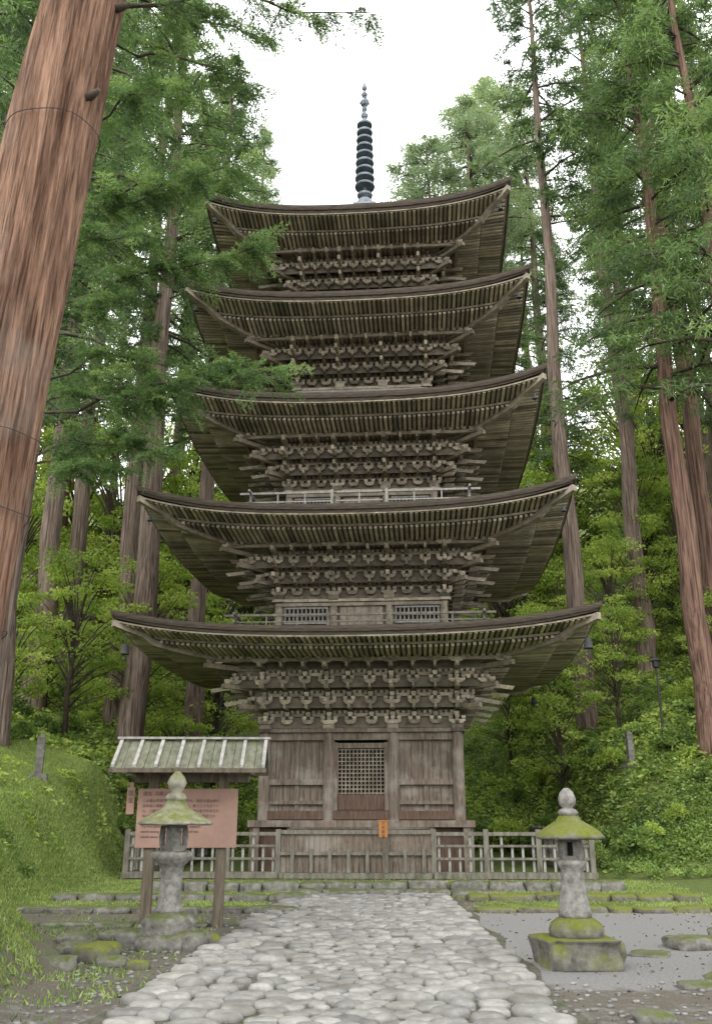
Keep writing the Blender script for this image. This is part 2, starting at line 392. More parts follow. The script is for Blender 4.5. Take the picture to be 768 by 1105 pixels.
for i, (x, y, sx, sy, sz) in enumerate([(-3.05, 11.4, .22, .18, .13), (-3.4, 12.0, .22, .2, .1), (-2.75, 11.1, .17, .14, .07), (-2.4, 10.9, .13, .1, .06), (-2.45, 13.3, .25, .2, .08), (-3.3, 10.8, .25, .2, .1), (-1.95, 12.9, .2, .16, .08), (-3.2, 13.4, .3, .2, .08), (-3.7, 12.9, .2, .2, .1), (-3.05, 11.95, .2, .15, .1)]):
    mb = MB(); rock(mb, 0, 0, sz*0.5, sx, sy, sz, i*1.9+70)
    o = mb.obj('mossy_rock', [M['moss_stone'] if i % 3 == 0 else M['moss_some']], smooth=True, loc=(x, y, h1(x, y))); meta(o, 'small mossy rock on the soil near the stone lantern', 'rock', 'mossy rocks near the lantern')

# ------------------------------------------------------------------ PAGODA
PX, PY = 0.37, 31.0
pag = thing('pagoda', 'tall weathered timber five-storey pagoda with upturned eaves and a bronze spire', 'pagoda', (PX, PY, 0), math.radians(-4.2))
def sidefn(k):
    c, s = [(1, 0), (0, 1), (-1, 0), (0, -1)][k]
    def fn(p):
        x, y = p[0], -p[1]
        return (x*c-y*s, x*s+y*c, p[2])
    return fn
SF = [sidefn(k) for k in range(4)]
ST = [dict(e=6.84, zc=6.57, L=.56, h=2.95, z0=1.47, zb=4.15, R=.60),
      dict(e=6.52, zc=10.24, L=.74, h=2.70, z0=7.05, zb=8.30, R=1.1),
      dict(e=6.00, zc=14.10, L=.78, h=2.48, z0=11.0, zb=12.15, R=1.2),
      dict(e=5.76, zc=17.90, L=.75, h=2.30, z0=14.85, zb=16.12, R=1.3),
      dict(e=5.38, zc=21.60, L=.86, h=2.12, z0=18.55, zb=19.70, R=3.3)]
rr_ = random.Random(9)
def arm(mb, fn, xc, half, o, w, z, hgt, mi):
    b = half*0.55; mb.T = rr_.random()
    mb.hexa([fn(p) for p in [(xc-b, o+w, z), (xc+b, o+w, z), (xc+b, o-w, z), (xc-b, o-w, z), (xc-half, o+w, z+hgt*.6), (xc+half, o+w, z+hgt*.6), (xc+half, o-w, z+hgt*.6), (xc-half, o-w, z+hgt*.6)]], mi)
    mb.box(xc-half, xc+half, o-w, o+w, z+hgt*.6, z+hgt, mi, fn)
def masu(mb, fn, xc, o, z, s, hgt, mi):
    a, b = s*.32, s*.5; mb.T = rr_.random()
    mb.hexa([fn(p) for p in [(xc-a, o+a, z), (xc+a, o+a, z), (xc+a, o-a, z), (xc-a, o-a, z), (xc-b, o+b, z+hgt*.45), (xc+b, o+b, z+hgt*.45), (xc+b, o-b, z+hgt*.45), (xc-b, o-b, z+hgt*.45)]], mi)
    mb.box(xc-b, xc+b, o-b, o+b, z+hgt*.45, z+hgt, mi, fn)
for i, s in enumerate(ST):
    e, zc, L, h, z0, zb, R = s['e'], s['zc'], s['L'], s['h'], s['z0'], s['zb'], s['R']
    inn = ST[i+1]['h']+0.15 if i < 4 else 0.35
    def lift(x, o):
        w = np.clip((o-h)/(e-h), 0, 1)
        q = min(abs(x), e)/e
        return L*(.35*q*q+.65*q**3.6)*w
    mb = MB(); nu, nt = 40, 10
    for fn in SF:
        vs = []; fs = []
        for a in range(nt+1):
            t = a/nt; o = e+(inn-e)*t
            for b in range(nu+1):
                sx = -1+2*b/nu; x = sx*o
                z = zc+R*((.62*t+.38*t*t) if i < 4 else (.55*t+.45*t*t))+lift(x, o)+(.012*noise.noise(Vector((x*2, o*2, i))))
                vs.append(fn((x, o, z)))
        for a in range(nt):
            for b in range(nu):
                q = a*(nu+1)+b; fs.append((q, q+1, q+nu+2, q+nu+1))
        mb.add(vs, fs, 0)
        prof = [(0, 0), (-.015, -.08), (-.05, -.16), (-.10, -.16), (-.12, -.24)]
        vs = []; fs = []
        for a, (do, dz) in enumerate(prof):
            for b in range(nu+1):
                sx = -1+2*b/nu; o = e+do; x = sx*o
                vs.append(fn((x, o, zc+dz+lift(sx*e, e)+(.02*noise.noise(Vector((x*3, a*3., i))) if a in (1, 2) else 0))))
        for a in range(len(prof)-1):
            for b in range(nu):
                q = a*(nu+1)+b; fs.append((q+nu+1, q+nu+2, q+1, q))
        mb.add(vs, fs, 0)
    roof = mb.obj('roof', [M['bark_roof']], pag)
    mb = MB()
    om = e-1.0
    def zfly(o): return zc-.24
    def zbas(o): return zc-.39
    for fn in SF:
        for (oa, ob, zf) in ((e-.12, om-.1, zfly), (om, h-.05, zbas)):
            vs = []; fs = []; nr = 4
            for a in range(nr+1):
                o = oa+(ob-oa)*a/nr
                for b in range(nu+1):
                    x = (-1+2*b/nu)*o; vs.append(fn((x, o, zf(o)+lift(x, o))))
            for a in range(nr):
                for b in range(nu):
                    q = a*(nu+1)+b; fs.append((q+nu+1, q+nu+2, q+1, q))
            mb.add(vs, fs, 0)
        for (oo, zf, hh) in ((e-.14, zfly, .05), (om+.02, lambda o: zfly(o)-.075, .07)):
            for b in range(nu):
                mb.T = rr_.uniform(.3, .7)
                xa = (-1+2*b/nu)*oo; xb = (-1+2*(b+1)/nu)*oo
                za = zf(oo)+lift(xa, oo); zb2 = zf(oo)+lift(xb, oo)
                mb.hexa([fn(p) for p in [(xa, oo, za-hh), (xb, oo, zb2-hh), (xb, oo-.07, zb2-hh), (xa, oo-.07, za-hh), (xa, oo, za), (xb, oo, zb2), (xb, oo-.07, zb2), (xa, oo-.07, za)]], 1)
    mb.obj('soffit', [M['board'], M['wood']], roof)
    mb = MB(); sp = 0.155; rw = .044
    for fn in SF:
        nn = int((e-.15)/sp)
        for r in range(-nn, nn+1):
            x = r*sp
            for (oa, ob, zf, hh) in ((e-.2, om-.1, zfly, .07), (om-.02, h, zbas, .075)):
                ob2 = max(ob, abs(x))
                if oa-ob2 < .12: continue
                segs = 3 if oa-ob2 > .8 else 1
                mb.T = min(1, max(0, rr_.gauss(.5, .3)))
                for q in range(segs):
                    o1 = oa+(ob2-oa)*q/segs; o2 = oa+(ob2-oa)*(q+1)/segs
                    z1 = zf(o1)+lift(x, o1)-.004; z2 = zf(o2)+lift(x, o2)-.004
                    mb.hexa([fn(p) for p in [(x-rw, o1, z1-hh), (x+rw, o1, z1-hh), (x+rw, o2, z2-hh), (x-rw, o2, z2-hh), (x-rw, o1, z1), (x+rw, o1, z1), (x+rw, o2, z2), (x-rw, o2, z2)]], 0)
    mb.obj('rafter_rows', [M['rafter']], roof)
    for fn in SF:
        mb = MB()
        def hipseg(oa, ob, za, zb2, hh, w):
            q = w*.7071
            P = []
            for (o, z) in ((oa, za-hh), (ob, zb2-hh)):
                P.append(((o+q, o-q, z), (o-q, o+q, z)))
            T = [((oa+q, oa-q, za), (oa-q, oa+q, za)), ((ob+q, ob-q, zb2), (ob-q, ob+q, zb2))]
            mb.hexa([fn(p) for p in [P[0][0], P[0][1], P[1][1], P[1][0], T[0][0], T[0][1], T[1][1], T[1][0]]], 0)
        pr = [e-.1, e-.35, e-.7, om, om-.4, om-.9, h+1.2, h]
        for a in range(len(pr)-1):
            oa, ob = pr[a], pr[a+1]
            hipseg(oa, ob, zfly(oa)+lift(oa, oa)-.02 if a < 3 else zbas(oa)+lift(oa, oa)-.02, zfly(ob)+lift(ob, ob)-.02 if a < 2 else zbas(ob)+lift(ob, ob)-.02, .18, .09)
        mb.obj('hip_rafter', [M['wood_plain']], roof)
        mb = MB(); o = e-.40; p = fn((o, o, zfly(o)+lift(o, o)-.20)); q = 1.0 if i == 0 else .6
        mb.tube([(p[0], p[1], p[2]), (p[0], p[1], p[2]-.36*q)], [.014*q, .014*q], 5)
        mb.lathe([(.02*q, -.34*q), (.08*q, -.37*q), (.10*q, -.50*q), (.14*q, -.64*q), (.13*q, -.64*q), (.02*q, -.40*q)], 12, 0, p)
        mb.tube([(p[0], p[1], p[2]-.62*q), (p[0], p[1], p[2]-.80*q)], [.01*q, .035*q], 5)
        mb.obj('wind_bell', [M['iron']], roof)
    # --- bracket tier: four stepped rows of interlocking arms and blocks
    mb = MB(); st = .47; op = h+st*3; zp = zbas(op)-.075-.015
    Hb = zp-.10-zb; dz = Hb/3.3
    cols = [-h, -h/3, h/3, h]
    allc = [(-h+2*h*j/9, j % 3 == 0) for j in range(10)]
    for fn in SF:
        mb.T = .5
        mb.box(-(op+.12), op+.12, op-.05, op+.05, zp-.10, zp, 0, fn)
        for k in range(3):
            o = h+st*k-.12; zk = zb+dz*k+.02
            zt2 = zb+dz*(k+1)+.26
            mb.T = .5
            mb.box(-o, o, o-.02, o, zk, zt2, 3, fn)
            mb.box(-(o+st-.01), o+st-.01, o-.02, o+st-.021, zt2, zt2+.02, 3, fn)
        for k in range(4):
            o = h+st*k; zk = zb+dz*k
            for j, (xc, main) in enumerate(allc):
                if k > 0:
                    w_ = .07 if main else .042; mb.T = rr_.random()
                    mb.box(xc-w_, xc+w_, h-.1, o+.18, zk-.02, zk+.12, 0, fn)
                    mb.hexa([fn(p) for p in [(xc-w_*.8, o+.18, zk+.02), (xc+w_*.8, o+.18, zk+.02), (xc+w_*.8, o+.18, zk-.015), (xc-w_*.8, o+.18, zk-.015), (xc-w_*.8, o+.28, zk+.12), (xc+w_*.8, o+.28, zk+.12), (xc+w_*.8, o+.18, zk+.11), (xc-w_*.8, o+.18, zk+.11)]], 1)
                    masu(mb, fn, xc, o-.22, zk+.12, .15, .11, 0)
                hf = (.25 if main else .17)
                arm(mb, fn, xc, hf, o, .055, zk+.125, .12, 1 if main else 0)
                for dx in ((-hf+.055, 0, hf-.055) if main else (-hf+.05, hf-.05)):
                    masu(mb, fn, xc+dx, o, zk+.245, .125, .11, 1)
                # upper staggered arm row, offset half a bay
                if k < 3:
                    xo = xc+h/9
                    if xo < o:
                        arm(mb, fn, xo, .22, o-.06, .045, zk+.35, .10, 0)
                        for dx in (-.17, 0, .17): masu(mb, fn, xo+dx, o-.06, zk+.45, .10, .09, 1)
                    masu(mb, fn, xc, o-.02, zk+.358, .15, .13, 1)
            if k in (1, 2):
                mb.T = .35
                mb.box(-(o+.08), o+.08, o-.10, o-.07, zk+dz*.95, zk+dz*.95+.06, 0, fn)
            if k >= 1:
                for sgn in (-1, 1):
                    xx = h+.34
                    while xx < o+.02:
                        masu(mb, fn, sgn*xx, o, zk+.245, .13, .11, 1); masu(mb, fn, sgn*(xx+.08), o-.05, zk+.36, .11, .10, 0); xx += .22
                    if k >= 2:
                        arm(mb, fn, sgn*(o-.08), .24, o, .05, zk+.125, .12, 1)
        for xc in cols:
            masu(mb, fn, xc, h, zb-.14, .34, .24, 0)
            for (oa, za, ob, zb3) in ((h+.3, zb+dz*2.55, h+1.72, zb+dz*2.2), (h+.2, zb+dz*1.75, h+1.28, zb+dz*1.4)):
                mb.T = rr_.random()
                mb.hexa([fn(p) for p in [(xc-.05, ob, zb3-.11), (xc+.05, ob, zb3-.11), (xc+.05, oa, za-.11), (xc-.05, oa, za-.11), (xc-.05, ob+.08, zb3), (xc+.05, ob+.08, zb3), (xc+.05, oa, za), (xc-.05, oa, za)]], 1)
        for k in range(1, 4):
            o = h+st*k+.22; zk = zb+dz*k; q = .05; mb.T = .5
            mb.hexa([fn(p) for p in [(o+q, o-q, zk-.02), (o-q, o+q, zk-.02), (h-q, h+q, zk-.02), (h+q, h-q, zk-.02), (o+q, o-q, zk+.12), (o-q, o+q, zk+.12), (h-q, h+q, zk+.12), (h+q, h-q, zk+.12)]], 0)
            masu(mb, fn, o-.12, o-.12, zk+.12, .18, .14, 1)
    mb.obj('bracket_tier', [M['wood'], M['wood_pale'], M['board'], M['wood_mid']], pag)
    # --- wall
    if i == 0:
        mb = MB()
        for fn in SF:
            xs_ = [-h+.12, -h/3-.10, -h/3+.10, h/3-.10, h/3+.10, h-.12]
            for (xa, xb, front) in ((xs_[0], xs_[1], 0), (xs_[2], xs_[3], 1), (xs_[4], xs_[5], 0)):
                if front and fn is SF[0]:
                    mb.box(xa, xb, h-.45, h-.40, z0, zb, 2, fn); continue
                npl = 8; w = (xb-xa)/npl
                for p in range(npl):
                    mb.box(xa+w*p+.006, xa+w*(p+1)-.006, h-.14-.01*(p % 2), h-.08-.012*((p*3) % 2), z0+.2, zb-.15, 0, fn)
                mb.box(xa, xb, h-.2, h-.15, z0+.1, zb-.1, 0, fn)
                xm = (xa+xb)/2
                mb.box(xm-.06, xm+.06, h-.075, h-.02, z0+.27, zb-.37, 0, fn)
            mb.box(-h-.12, h+.12, h-.06, h+.10, z0+.02, z0+.26, 1, fn)
            mb.box(-h-.10, h+.10, h-.06, h+.07, zb-.36, zb-.14, 0, fn)
            for sg in (-1, 1):
                a, b = sorted((sg*(h/3+.15), sg*(h-.14)))
                mb.box(a, b, h-.10, h+.05, 2.48, 2.64, 0, fn)
                mb.box(a, b, h-.10, h+.02, z0+.45, z0+.55, 0, fn)
            mb.box(-h-.2, h+.2, h-.2, h+.2, zb-.135, zb-.02, 0, fn)
        wall = mb.obj('wall', [M['wall'], M['red'], M['darkgap'], M['wood_plain']], pag)
        fn = SF[0]
        for kk, fnk in enumerate(SF):
            for xc in cols[:3]:
                mb = MB(); p = fnk((xc, h-.02, 0)); mb.lathe([(.18, z0-.02), (.18, zb-.30), (.16, zb-.137)], 16, 0, (p[0], p[1], 0))
                mb.obj('column', [M['wall']], wall, smooth=False)
        mb = MB(); xa, xb = -h/3+.16, h/3-.16
        mb.box(xa, xa+.11, h-.12, h+.04, z0+.27, 3.72, 1, fn); mb.box(xb-.11, xb, h-.12, h+.04, z0+.27, 3.72, 1, fn)
        mb.box(xa+.113, xb-.113, h-.12, h+.035, 3.55, 3.70, 1, fn)
        mb.box(xa+.113, xb-.113, h-.12, h-.04, z0+.27, 2.20, 0, fn)
        for q in range(6):
            w_ = (xb-xa-.24)/6; mb.box(xa+.12+w_*q+.006, xa+.12+w_*(q+1)-.006, h-.045, h-.02-.006*(q % 2), z0+.30, 2.14, 0, fn)
        door = mb.obj('door', [M['red'], M['wall']], wall)
        mb = MB(); xa += .115; xb -= .115
        n = 12
        for p in range(n+1):
            x = xa+(xb-xa)*p/n; mb.box(x-.016, x+.016, h-.10, h-.075, 2.205, 3.545, 0, fn)
        for p in range(12):
            z = 2.24+1.27*p/11; mb.box(xa, xb, h-.072, h-.058, z-.014, z+.014, 0, fn)
        mb.obj('lattice', [M['wood_plain']], door)
    else:
        mb = MB()
        for fn in SF:
            mb.box(-h+.05, h-.05, h-.15, h-.08, z0-.4, zb, 0, fn)
            mb.box(-h-.1, h+.1, h-.05, h+.08, zb-.26, zb-.15, 1, fn)
            mb.box(-h-.2, h+.2, h-.15, h+.14, zb-.13, zb-.04, 3, fn)
            mb.box(-h-.06, h+.06, h-.05, h+.05, z0+.02, z0+.14, 1, fn)
            if i == 3: mb.box(-h-.05, h+.05, h+.09, h+.20, zb-.32, zb-.18, 4, fn)
            for xc in cols[:3]:
                p = fn((xc, h-.03, 0)); mb.lathe([(.12, z0), (.12, zb-.15)], 12, 1, (p[0], p[1], 0))
            for p in range(6):
                w = (2*h/3-.4)/6; x = -h/3+.2+w*p
                mb.box(x+.006, x+w-.006, h-.08, h-.03, z0+.16, zb-.27, 1, fn)
        wall = mb.obj('wall', [M['wall'], M['wood_plain'], M['darkgap'], M['wood_pale'], M['grey']], pag)
        for sg in (-1, 1):
            mb = MB(); fn = SF[0]; xc = sg*h*2/3; hw = h/3-.22
            za, zb4 = z0+.45, zb-.30
            mb.box(xc-hw, xc+hw, h-.08, h-.06, za, zb4, 1, fn)
            for p in range(11):
                x = xc-hw+2*hw*p/10; mb.box(x-.02, x+.02, h-.055, h-.03, za, zb4, 0, fn)
            for z in (za, (za+zb4)/2, zb4): mb.box(xc-hw-.04, xc+hw+.04, h-.03, h-.005, z-.03, z+.03, 0, fn)
            mb.obj('lattice_window', [M['grey'], M['darkgap']], wall)
        bo = h+1.25 - (.05*i)
        mb = MB()
        for fn in SF:
            mb.box(-bo, bo, h-.1, bo, z0-.10, z0-.02, 0, fn)
            mb.box(-bo-.02, bo+.02, bo-.10, bo+.03, z0-.22, z0-.103, 0, fn)
        bal = mb.obj('balcony', [M['wood_plain']], pag)
        mb = MB(); rh = (.5, .46, .66, .45, .45)[i]
        mr = M['grey'] if i == 2 else M['fence']
        for fn in SF:
            for (za, zb5, ex, w) in ((z0+.02, z0+.07, .1, .03), (z0+rh*.52, z0+rh*.52+.045, .12, .022), (z0+rh-.02, z0+rh+.05, .32, .032)):
                if i == 2 and fn is SF[0]:
                    for a_, b_ in ((-bo-ex, -.85), (-.75, .75), (.85, bo+ex)): mb.box(a_, b_, bo-.05-w, bo-.05+w, za, zb5, 0, fn)
                else: mb.box(-bo-ex, bo+ex, bo-.05-w, bo-.05+w, za, zb5, 0, fn)
            for p in range(9):
                x = -bo+.05+(2*bo-.1)*p/8
                ww = .045 if p in (0, 3, 5, 8) else .025
                mb.box(x-ww, x+ww, bo-.05-ww, bo-.05+ww, z0-.02, z0+rh+(.10 if ww > .04 else -.03), 0, fn)
        mb.obj('railing', [mr], bal)
mb = MB()
mb.box(-3.35, 3.35, -3.35, 3.35, 1.28, 1.467, 0)
for k, fn in enumerate(SF):
    for x in np.linspace(-3.1, 3.1, 7): mb.box(x-.1, x+.1, 3.1, 3.3, 0, 1.275, 0, fn)
    mb.box(-3.1, 3.1, 3.0, 3.05, 0, 1.25, 1, fn)
mb.obj('podium', [M['wall'], M['red']], pag)
mb = MB()
for q in range(7):
    mb.box(-2.0, 1.95, -5.2+q*.26, -3.36, .0+q*.18+.002*q, .0+(q+1)*.18-.02, 0)
    mb.box(-2.03, 1.98, -5.24+q*.26, -4.9+q*.26, (q+1)*.18-.018, (q+1)*.18+.012, 0)
mb.obj('steps', [M['wall']], pag)
# spire
mb = MB()
mb.box(-.42, .42, -.42, .42, 24.7, 25.45); mb.box(-.47, .47, -.47, .47, 25.453, 25.53)
mb.lathe([(.42, 25.53), (.40, 25.7), (.30, 25.9), (.13, 26.0), (.31, 26.12), (.33, 26.2), (.1, 26.24)], 24)
mb.lathe([(.085, 25.9), (.07, 30.2), (.03, 32.0)], 12)
sp = mb.obj('spire', [M['bronze']], pag, smooth=False)
for q in range(9):
    mb = MB(); z = 26.62+q*.40; r = .42-.011*q
    mb.lathe([(r*.86, z-.05), (r*.98, z-.05), (r*1.02, z), (r*.98, z+.05), (r*.86, z+.05)], 24)
    mb.lathe([(.09, z-.015), (r*.88, z-.015), (r*.88, z+.015), (.09, z+.015)], 8)
    mb.obj('spire_ring', [M['bronze']], sp)
mb = MB()
for (z, r) in ((30.35, .16), (30.7, .12), (31.05, .20), (31.5, .14), (31.85, .12)):
    mb.lathe([(.03, z-r), (r*.7, z-r*.7), (r, z), (r*.7, z+r*.7), (.03, z+r)], 16)
for a in range(4):
    th = a*math.pi/2+.4
    c, s_ = math.cos(th), math.sin(th)
    pts_ = [(.05, 30.4), (.22, 30.55), (.28, 30.8), (.2, 31.0), (.24, 31.2), (.05, 31.35)]
    mb.tube([(r*c, r*s_, z) for r, z in pts_], [.02]*6, 5)
mb.lathe([(.12, 31.85), (.09, 32.0), (.02, 32.2)], 12)
mb.obj('finial', [M['bronze']], sp)

# ------------------------------------------------------------------ fence around pagoda
FX = .27
def fence_run(p0, p1, label):
    e0 = thing('wooden_fence', label, 'fence', (FX, PY, 0), math.radians(-2.2))
    P0, P1 = Vector(p0), Vector(p1); d = P1-P0; Ln = d.length; u = d/Ln; nrm = Vector((u.y, -u.x))
    def fn(p):
        q = P0+u*p[0]+nrm*p[1]; return (q.x, q.y, p[2])
    mb = MB()
    mb.box(0, Ln, -.05, .05, 1.09, 1.18, 0, fn); mb.box(0, Ln, -.03, .03, .80, .86, 0, fn); mb.box(0, Ln, -.03, .03, .48, .54, 0, fn); mb.box(0, Ln, -.12, .12, .02, .18, 0, fn)
    mb.obj('rail', [M['fence']], e0)
    n = max(1, int(Ln/1.1))
    for i in range(n+1):
        mb = MB(); x = Ln*i/n; mb.box(x-.068, x+.068, -.063, .063, .0, 1.25, 0, fn); mb.obj('post', [M['fence']], e0)
    mb = MB(); n2 = int(Ln/.27)
    for i in range(n2):
        x = Ln*(i+.5)/n2
        hgt = .83 if i % 3 else 1.085
        mb.box(x-.032, x+.032, -.055, -.033, .183, hgt, 0, fn)
    mb.obj('slat', [M['grey']], e0)
    return e0
fy = -5.5
fence_run((-6.25, fy), (-2.15, fy), 'weathered timber railing fence with stout posts before the pagoda')
fence_run((2.02, fy), (6.2, fy), 'weathered timber railing fence beside the pagoda steps')
fence_run((-6.25, 5.5), (-6.25, fy), 'weathered timber fence along the flank of the pagoda')
fence_run((6.2, fy), (6.2, 5.5), 'weathered timber fence along the other flank of the pagoda')
e0 = thing('low_gate', 'solid weathered grey plank barrier in front of the pagoda steps', 'gate', (FX, PY, 0), math.radians(-2.2))
mb = MB()
mb.box(-2.08, 1.96, -5.60, -5.50, 1.13, 1.23); mb.box(-2.08, 1.96, -5.62, -5.54, .60, .68); mb.box(-2.08, 1.96, -5.66, -5.52, .02, .16); mb.obj('rail', [M['fence']], e0)
mb = MB()
for i in range(27):
    x = -2.0+.15*i; mb.box(x-.068, x+.068, -5.535+.006*(i % 2), -5.51, .163, 1.125)
mb.obj('board', [M['wall']], e0)
for i in range(8):
    mb = MB(); x = -1.75+.50*i; mb.box(x-.045, x+.045, -5.68, -5.623, .165, .76)
    mb.obj('post', [M['fence']], e0)
e0 = thing('notice_board', 'small orange wooden notice on the pagoda fence', 'sign', (.72, 25.0, 0), 0)
mb = MB(); mb.box(-.115, .115, -.015, .015, 1.06, 1.46); mb.box(-.15, .15, -.03, .03, 1.463, 1.49); mb.obj('panel', [M['orange']], e0)
mb = MB(); mb.box(-.03, .03, .018, .06, 0, 1.42); mb.obj('post', [M['post']], e0)

def text(body, size, loc, parent, mat, name='lettering', align='LEFT', sx=1.0, sl=1.15):
    cu = bpy.data.curves.new('txt', 'FONT'); cu.body = body; cu.size = size; cu.extrude = 0.0008; cu.align_x = align; cu.space_line = sl
    to = bpy.data.objects.new('txt', cu); COL.objects.link(to)
    bpy.context.view_layer.update()
    dg = bpy.context.evaluated_depsgraph_get(); me = bpy.data.meshes.new_from_object(to.evaluated_get(dg))
    bpy.data.objects.remove(to)
    me.materials.clear(); me.materials.append(mat)
    o = bpy.data.objects.new(name, me); COL.objects.link(o); o.parent = parent; o.location = loc; o.rotation_euler = (math.radians(90), 0, 0); o.scale = (sx, 1, 1)
    return o
text('火\n気\n厳\n禁', .09, (-.045, -.018, 1.37), e0, M['ink'])

# ------------------------------------------------------------------ roofed sign board
sg = thing('notice_board', 'roofed wooden notice board with reddish-brown explanatory panel on two posts', 'sign', (-2.60, 14.8, 0), math.radians(2))
for x in (-.60, .50):
    mb = MB(); mb.box(x-.075, x+.075, -.075, .075, 0, 2.34); mb.obj('post', [M['post']], sg)
mb = MB(); mb.box(-.90, .90, -.05, .05, 2.10, 2.22); mb.box(-.90, .90, -.04, .04, 2.50, 2.60)
for x in (-.90, -.60, .50, .90): mb.box(x-.04, x+.04, -.5, .5, 2.225, 2.28)
mb.obj('frame', [M['post']], sg)
mb = MB()
def slope(x0, x1, sgn, off, th, mi):
    ya, yb = sgn*.60, sgn*.01; za, zb_ = 2.27+off, 2.72+off
    P = [(x0, ya, za), (x1, ya, za), (x1, yb, zb_), (x0, yb, zb_)]
    mb.hexa(P+[(a, b, c+th) for a, b, c in P], mi)
for sgn in (-1, 1):
    n = 14
    for q in range(n):
        xa = -1.18+2.36*q/n; slope(xa+.004, xa+2.36/n-.004, sgn, .003*(q % 3), .02, 0)
    for q in range(8):
        xa = -1.15+2.30*q/7; slope(xa-.026, xa+.026, sgn, .03, .045, 1)
    y = sgn*.61
    mb.box(-1.2, 1.2, min(y, y+sgn*.03), max(y, y+sgn*.03), 2.225, 2.285, 2)
mb.box(-1.22, 1.22, -.07, .07, 2.765, 2.80, 1)
mb.obj('roof', [M['signroof'], M['grey'], M['post']], sg)
mb = MB(); mb.box(-.82, .74, -.115, -.08, 1.13, 2.0); pn = mb.obj('panel', [M['sign']], sg)
text('国宝  羽黒山五重塔', .07, (-.74, -.118, 1.90), pn, M['ink'])
body = ('この塔は平将門の創建と伝えられ、現在の塔は約六\n百年前に再建されたものである。高さ二十九メート\nル、三間五層、柿葺、素木造の優美な姿で杉木立の\n中に静かに立つ。昭和四十一年に国宝に指定され\nた。\n'
        'The five storied pagoda, a national treasure,\nstands among the old cedar trees and was\nrebuilt about six hundred years ago.')
text(body, .052, (-.74, -.118, 1.80), pn, M['ink'], sl=1.45)
mb = MB(); mb.box(-1.0, -.88, -.08, -.055, 1.62, 2.02); mb.box(-.97, -.91, -.052, -.03, 1.62, 2.1)
p2 = mb.obj('name_plaque', [M['sign']], sg)
text('国\n宝', .09, (-.985, -.083, 1.9), p2, M['ink'])

# ------------------------------------------------------------------ lanterns
def wobbly(name, prof, mat, par, n=28, wob=.03, sq=None, seed=0):
    mb = MB(); mb.lathe(prof, n, 0, (0, 0, 0), wob, sq, seed); return mb.obj(name, [mat], par, smooth=(sq is None))
def firebox(par, r, za, zb_, mat):
    mb = MB(); H_ = zb_-za; nseg = 24
    lv = [(0, .90), (.2, 1.0), (.5, 1.05), (.8, 1.0), (1, .88)]
    for k in range(nseg):
        op_ = (k % 6) in (2, 3)
        a0, a1 = 2*math.pi*k/nseg+.4, 2*math.pi*(k+1)/nseg+.4
        for j in range(len(lv)-1):
            if op_ and j in (1, 2): continue
            (f0, r0), (f1, r1) = lv[j], lv[j+1]
            P = []
            for (f, rr) in ((f0, r0), (f1, r1)):
                for (a, q) in ((a0, 1), (a1, 1), (a1, .7), (a0, .7)):
                    P.append((r*rr*q*math.cos(a), r*rr*q*math.sin(a), za+H_*f))
            mb.hexa(P, 0)
    mb.lathe([(r*.55, za+.01), (r*.55, zb_-.01)], 12, 1)
    mb.obj('fire_box', [mat, M['darkgap']], par)
L1 = thing('stone_lantern', 'grey stone lantern with moss-covered round cap on a mossy square plinth', 'stone lantern', (2.50, 11.1, 0), .1)
mb = MB(); rock(mb, 0, 0, .14, .43, .40, .17, 3.3, sq=.25, n=36, m=14); mb.obj('plinth', [M['moss_stone']], L1, smooth=True)
wobbly('pedestal', [(.28, .28), (.31, .33), (.315, .38), (.29, .44), (.22, .49), (.16, .51)], M['moss_stone'], L1, seed=2)
wobbly('column', [(.18, .50), (.185, .54), (.165, .62), (.145, .8), (.127, .97), (.132, 1.02), (.17, 1.06), (.17, 1.11)], M['stone'], L1, wob=.05, seed=4)
firebox(L1, .145, 1.11, 1.36, M['stone'])
wobbly('cap', [(.14, 1.375), (.36, 1.34), (.40, 1.35), (.395, 1.375), (.34, 1.43), (.24, 1.49), (.15, 1.54), (.11, 1.60)], M['moss_stone'], L1, n=40, wob=.08, seed=6)
wobbly('finial', [(.09, 1.59), (.12, 1.63), (.10, 1.665), (.055, 1.685), (.09, 1.72), (.105, 1.78), (.08, 1.86), (.03, 1.91)], M['stone'], L1, seed=7)
L2 = thing('stone_lantern', 'tall pale stone lantern with wide umbrella cap on mossy rocks', 'stone lantern', (-2.42, 12.6, 0), -.2)
mb = MB()
for q in range(9):
    th = q*.72; rock(mb, (.32+.06*(q % 2))*math.cos(th), .28*math.sin(th), .06, .18+.04*(q % 3), .18, .10+.03*(q % 3), q*2.1, sq=.55)
mb.obj('rock_base', [M['moss_some']], L2, smooth=True)
wobbly('pedestal', [(.36, .12), (.38, .18), (.34, .25), (.36, .30), (.29, .37), (.19, .42)], M['moss_some'], L2, seed=12)
wobbly('column', [(.18, .40), (.19, .45), (.155, .51), (.14, .60), (.135, .8), (.14, .92), (.165, .98), (.25, 1.06), (.28, 1.13), (.22, 1.16)], M['stone'], L2, wob=.05, seed=14)
firebox(L2, .18, 1.16, 1.51, M['stone'])
wobbly('cap', [(.18, 1.54), (.46, 1.48), (.50, 1.495), (.49, 1.52), (.40, 1.575), (.28, 1.64), (.17, 1.70), (.12, 1.79)], M['moss_cap'], L2, n=40, wob=.07, seed=16)
wobbly('finial', [(.11, 1.78), (.145, 1.82), (.12, 1.87), (.065, 1.90), (.105, 1.95), (.13, 2.02), (.095, 2.10), (.03, 2.17)], M['moss_cap'], L2, seed=17)

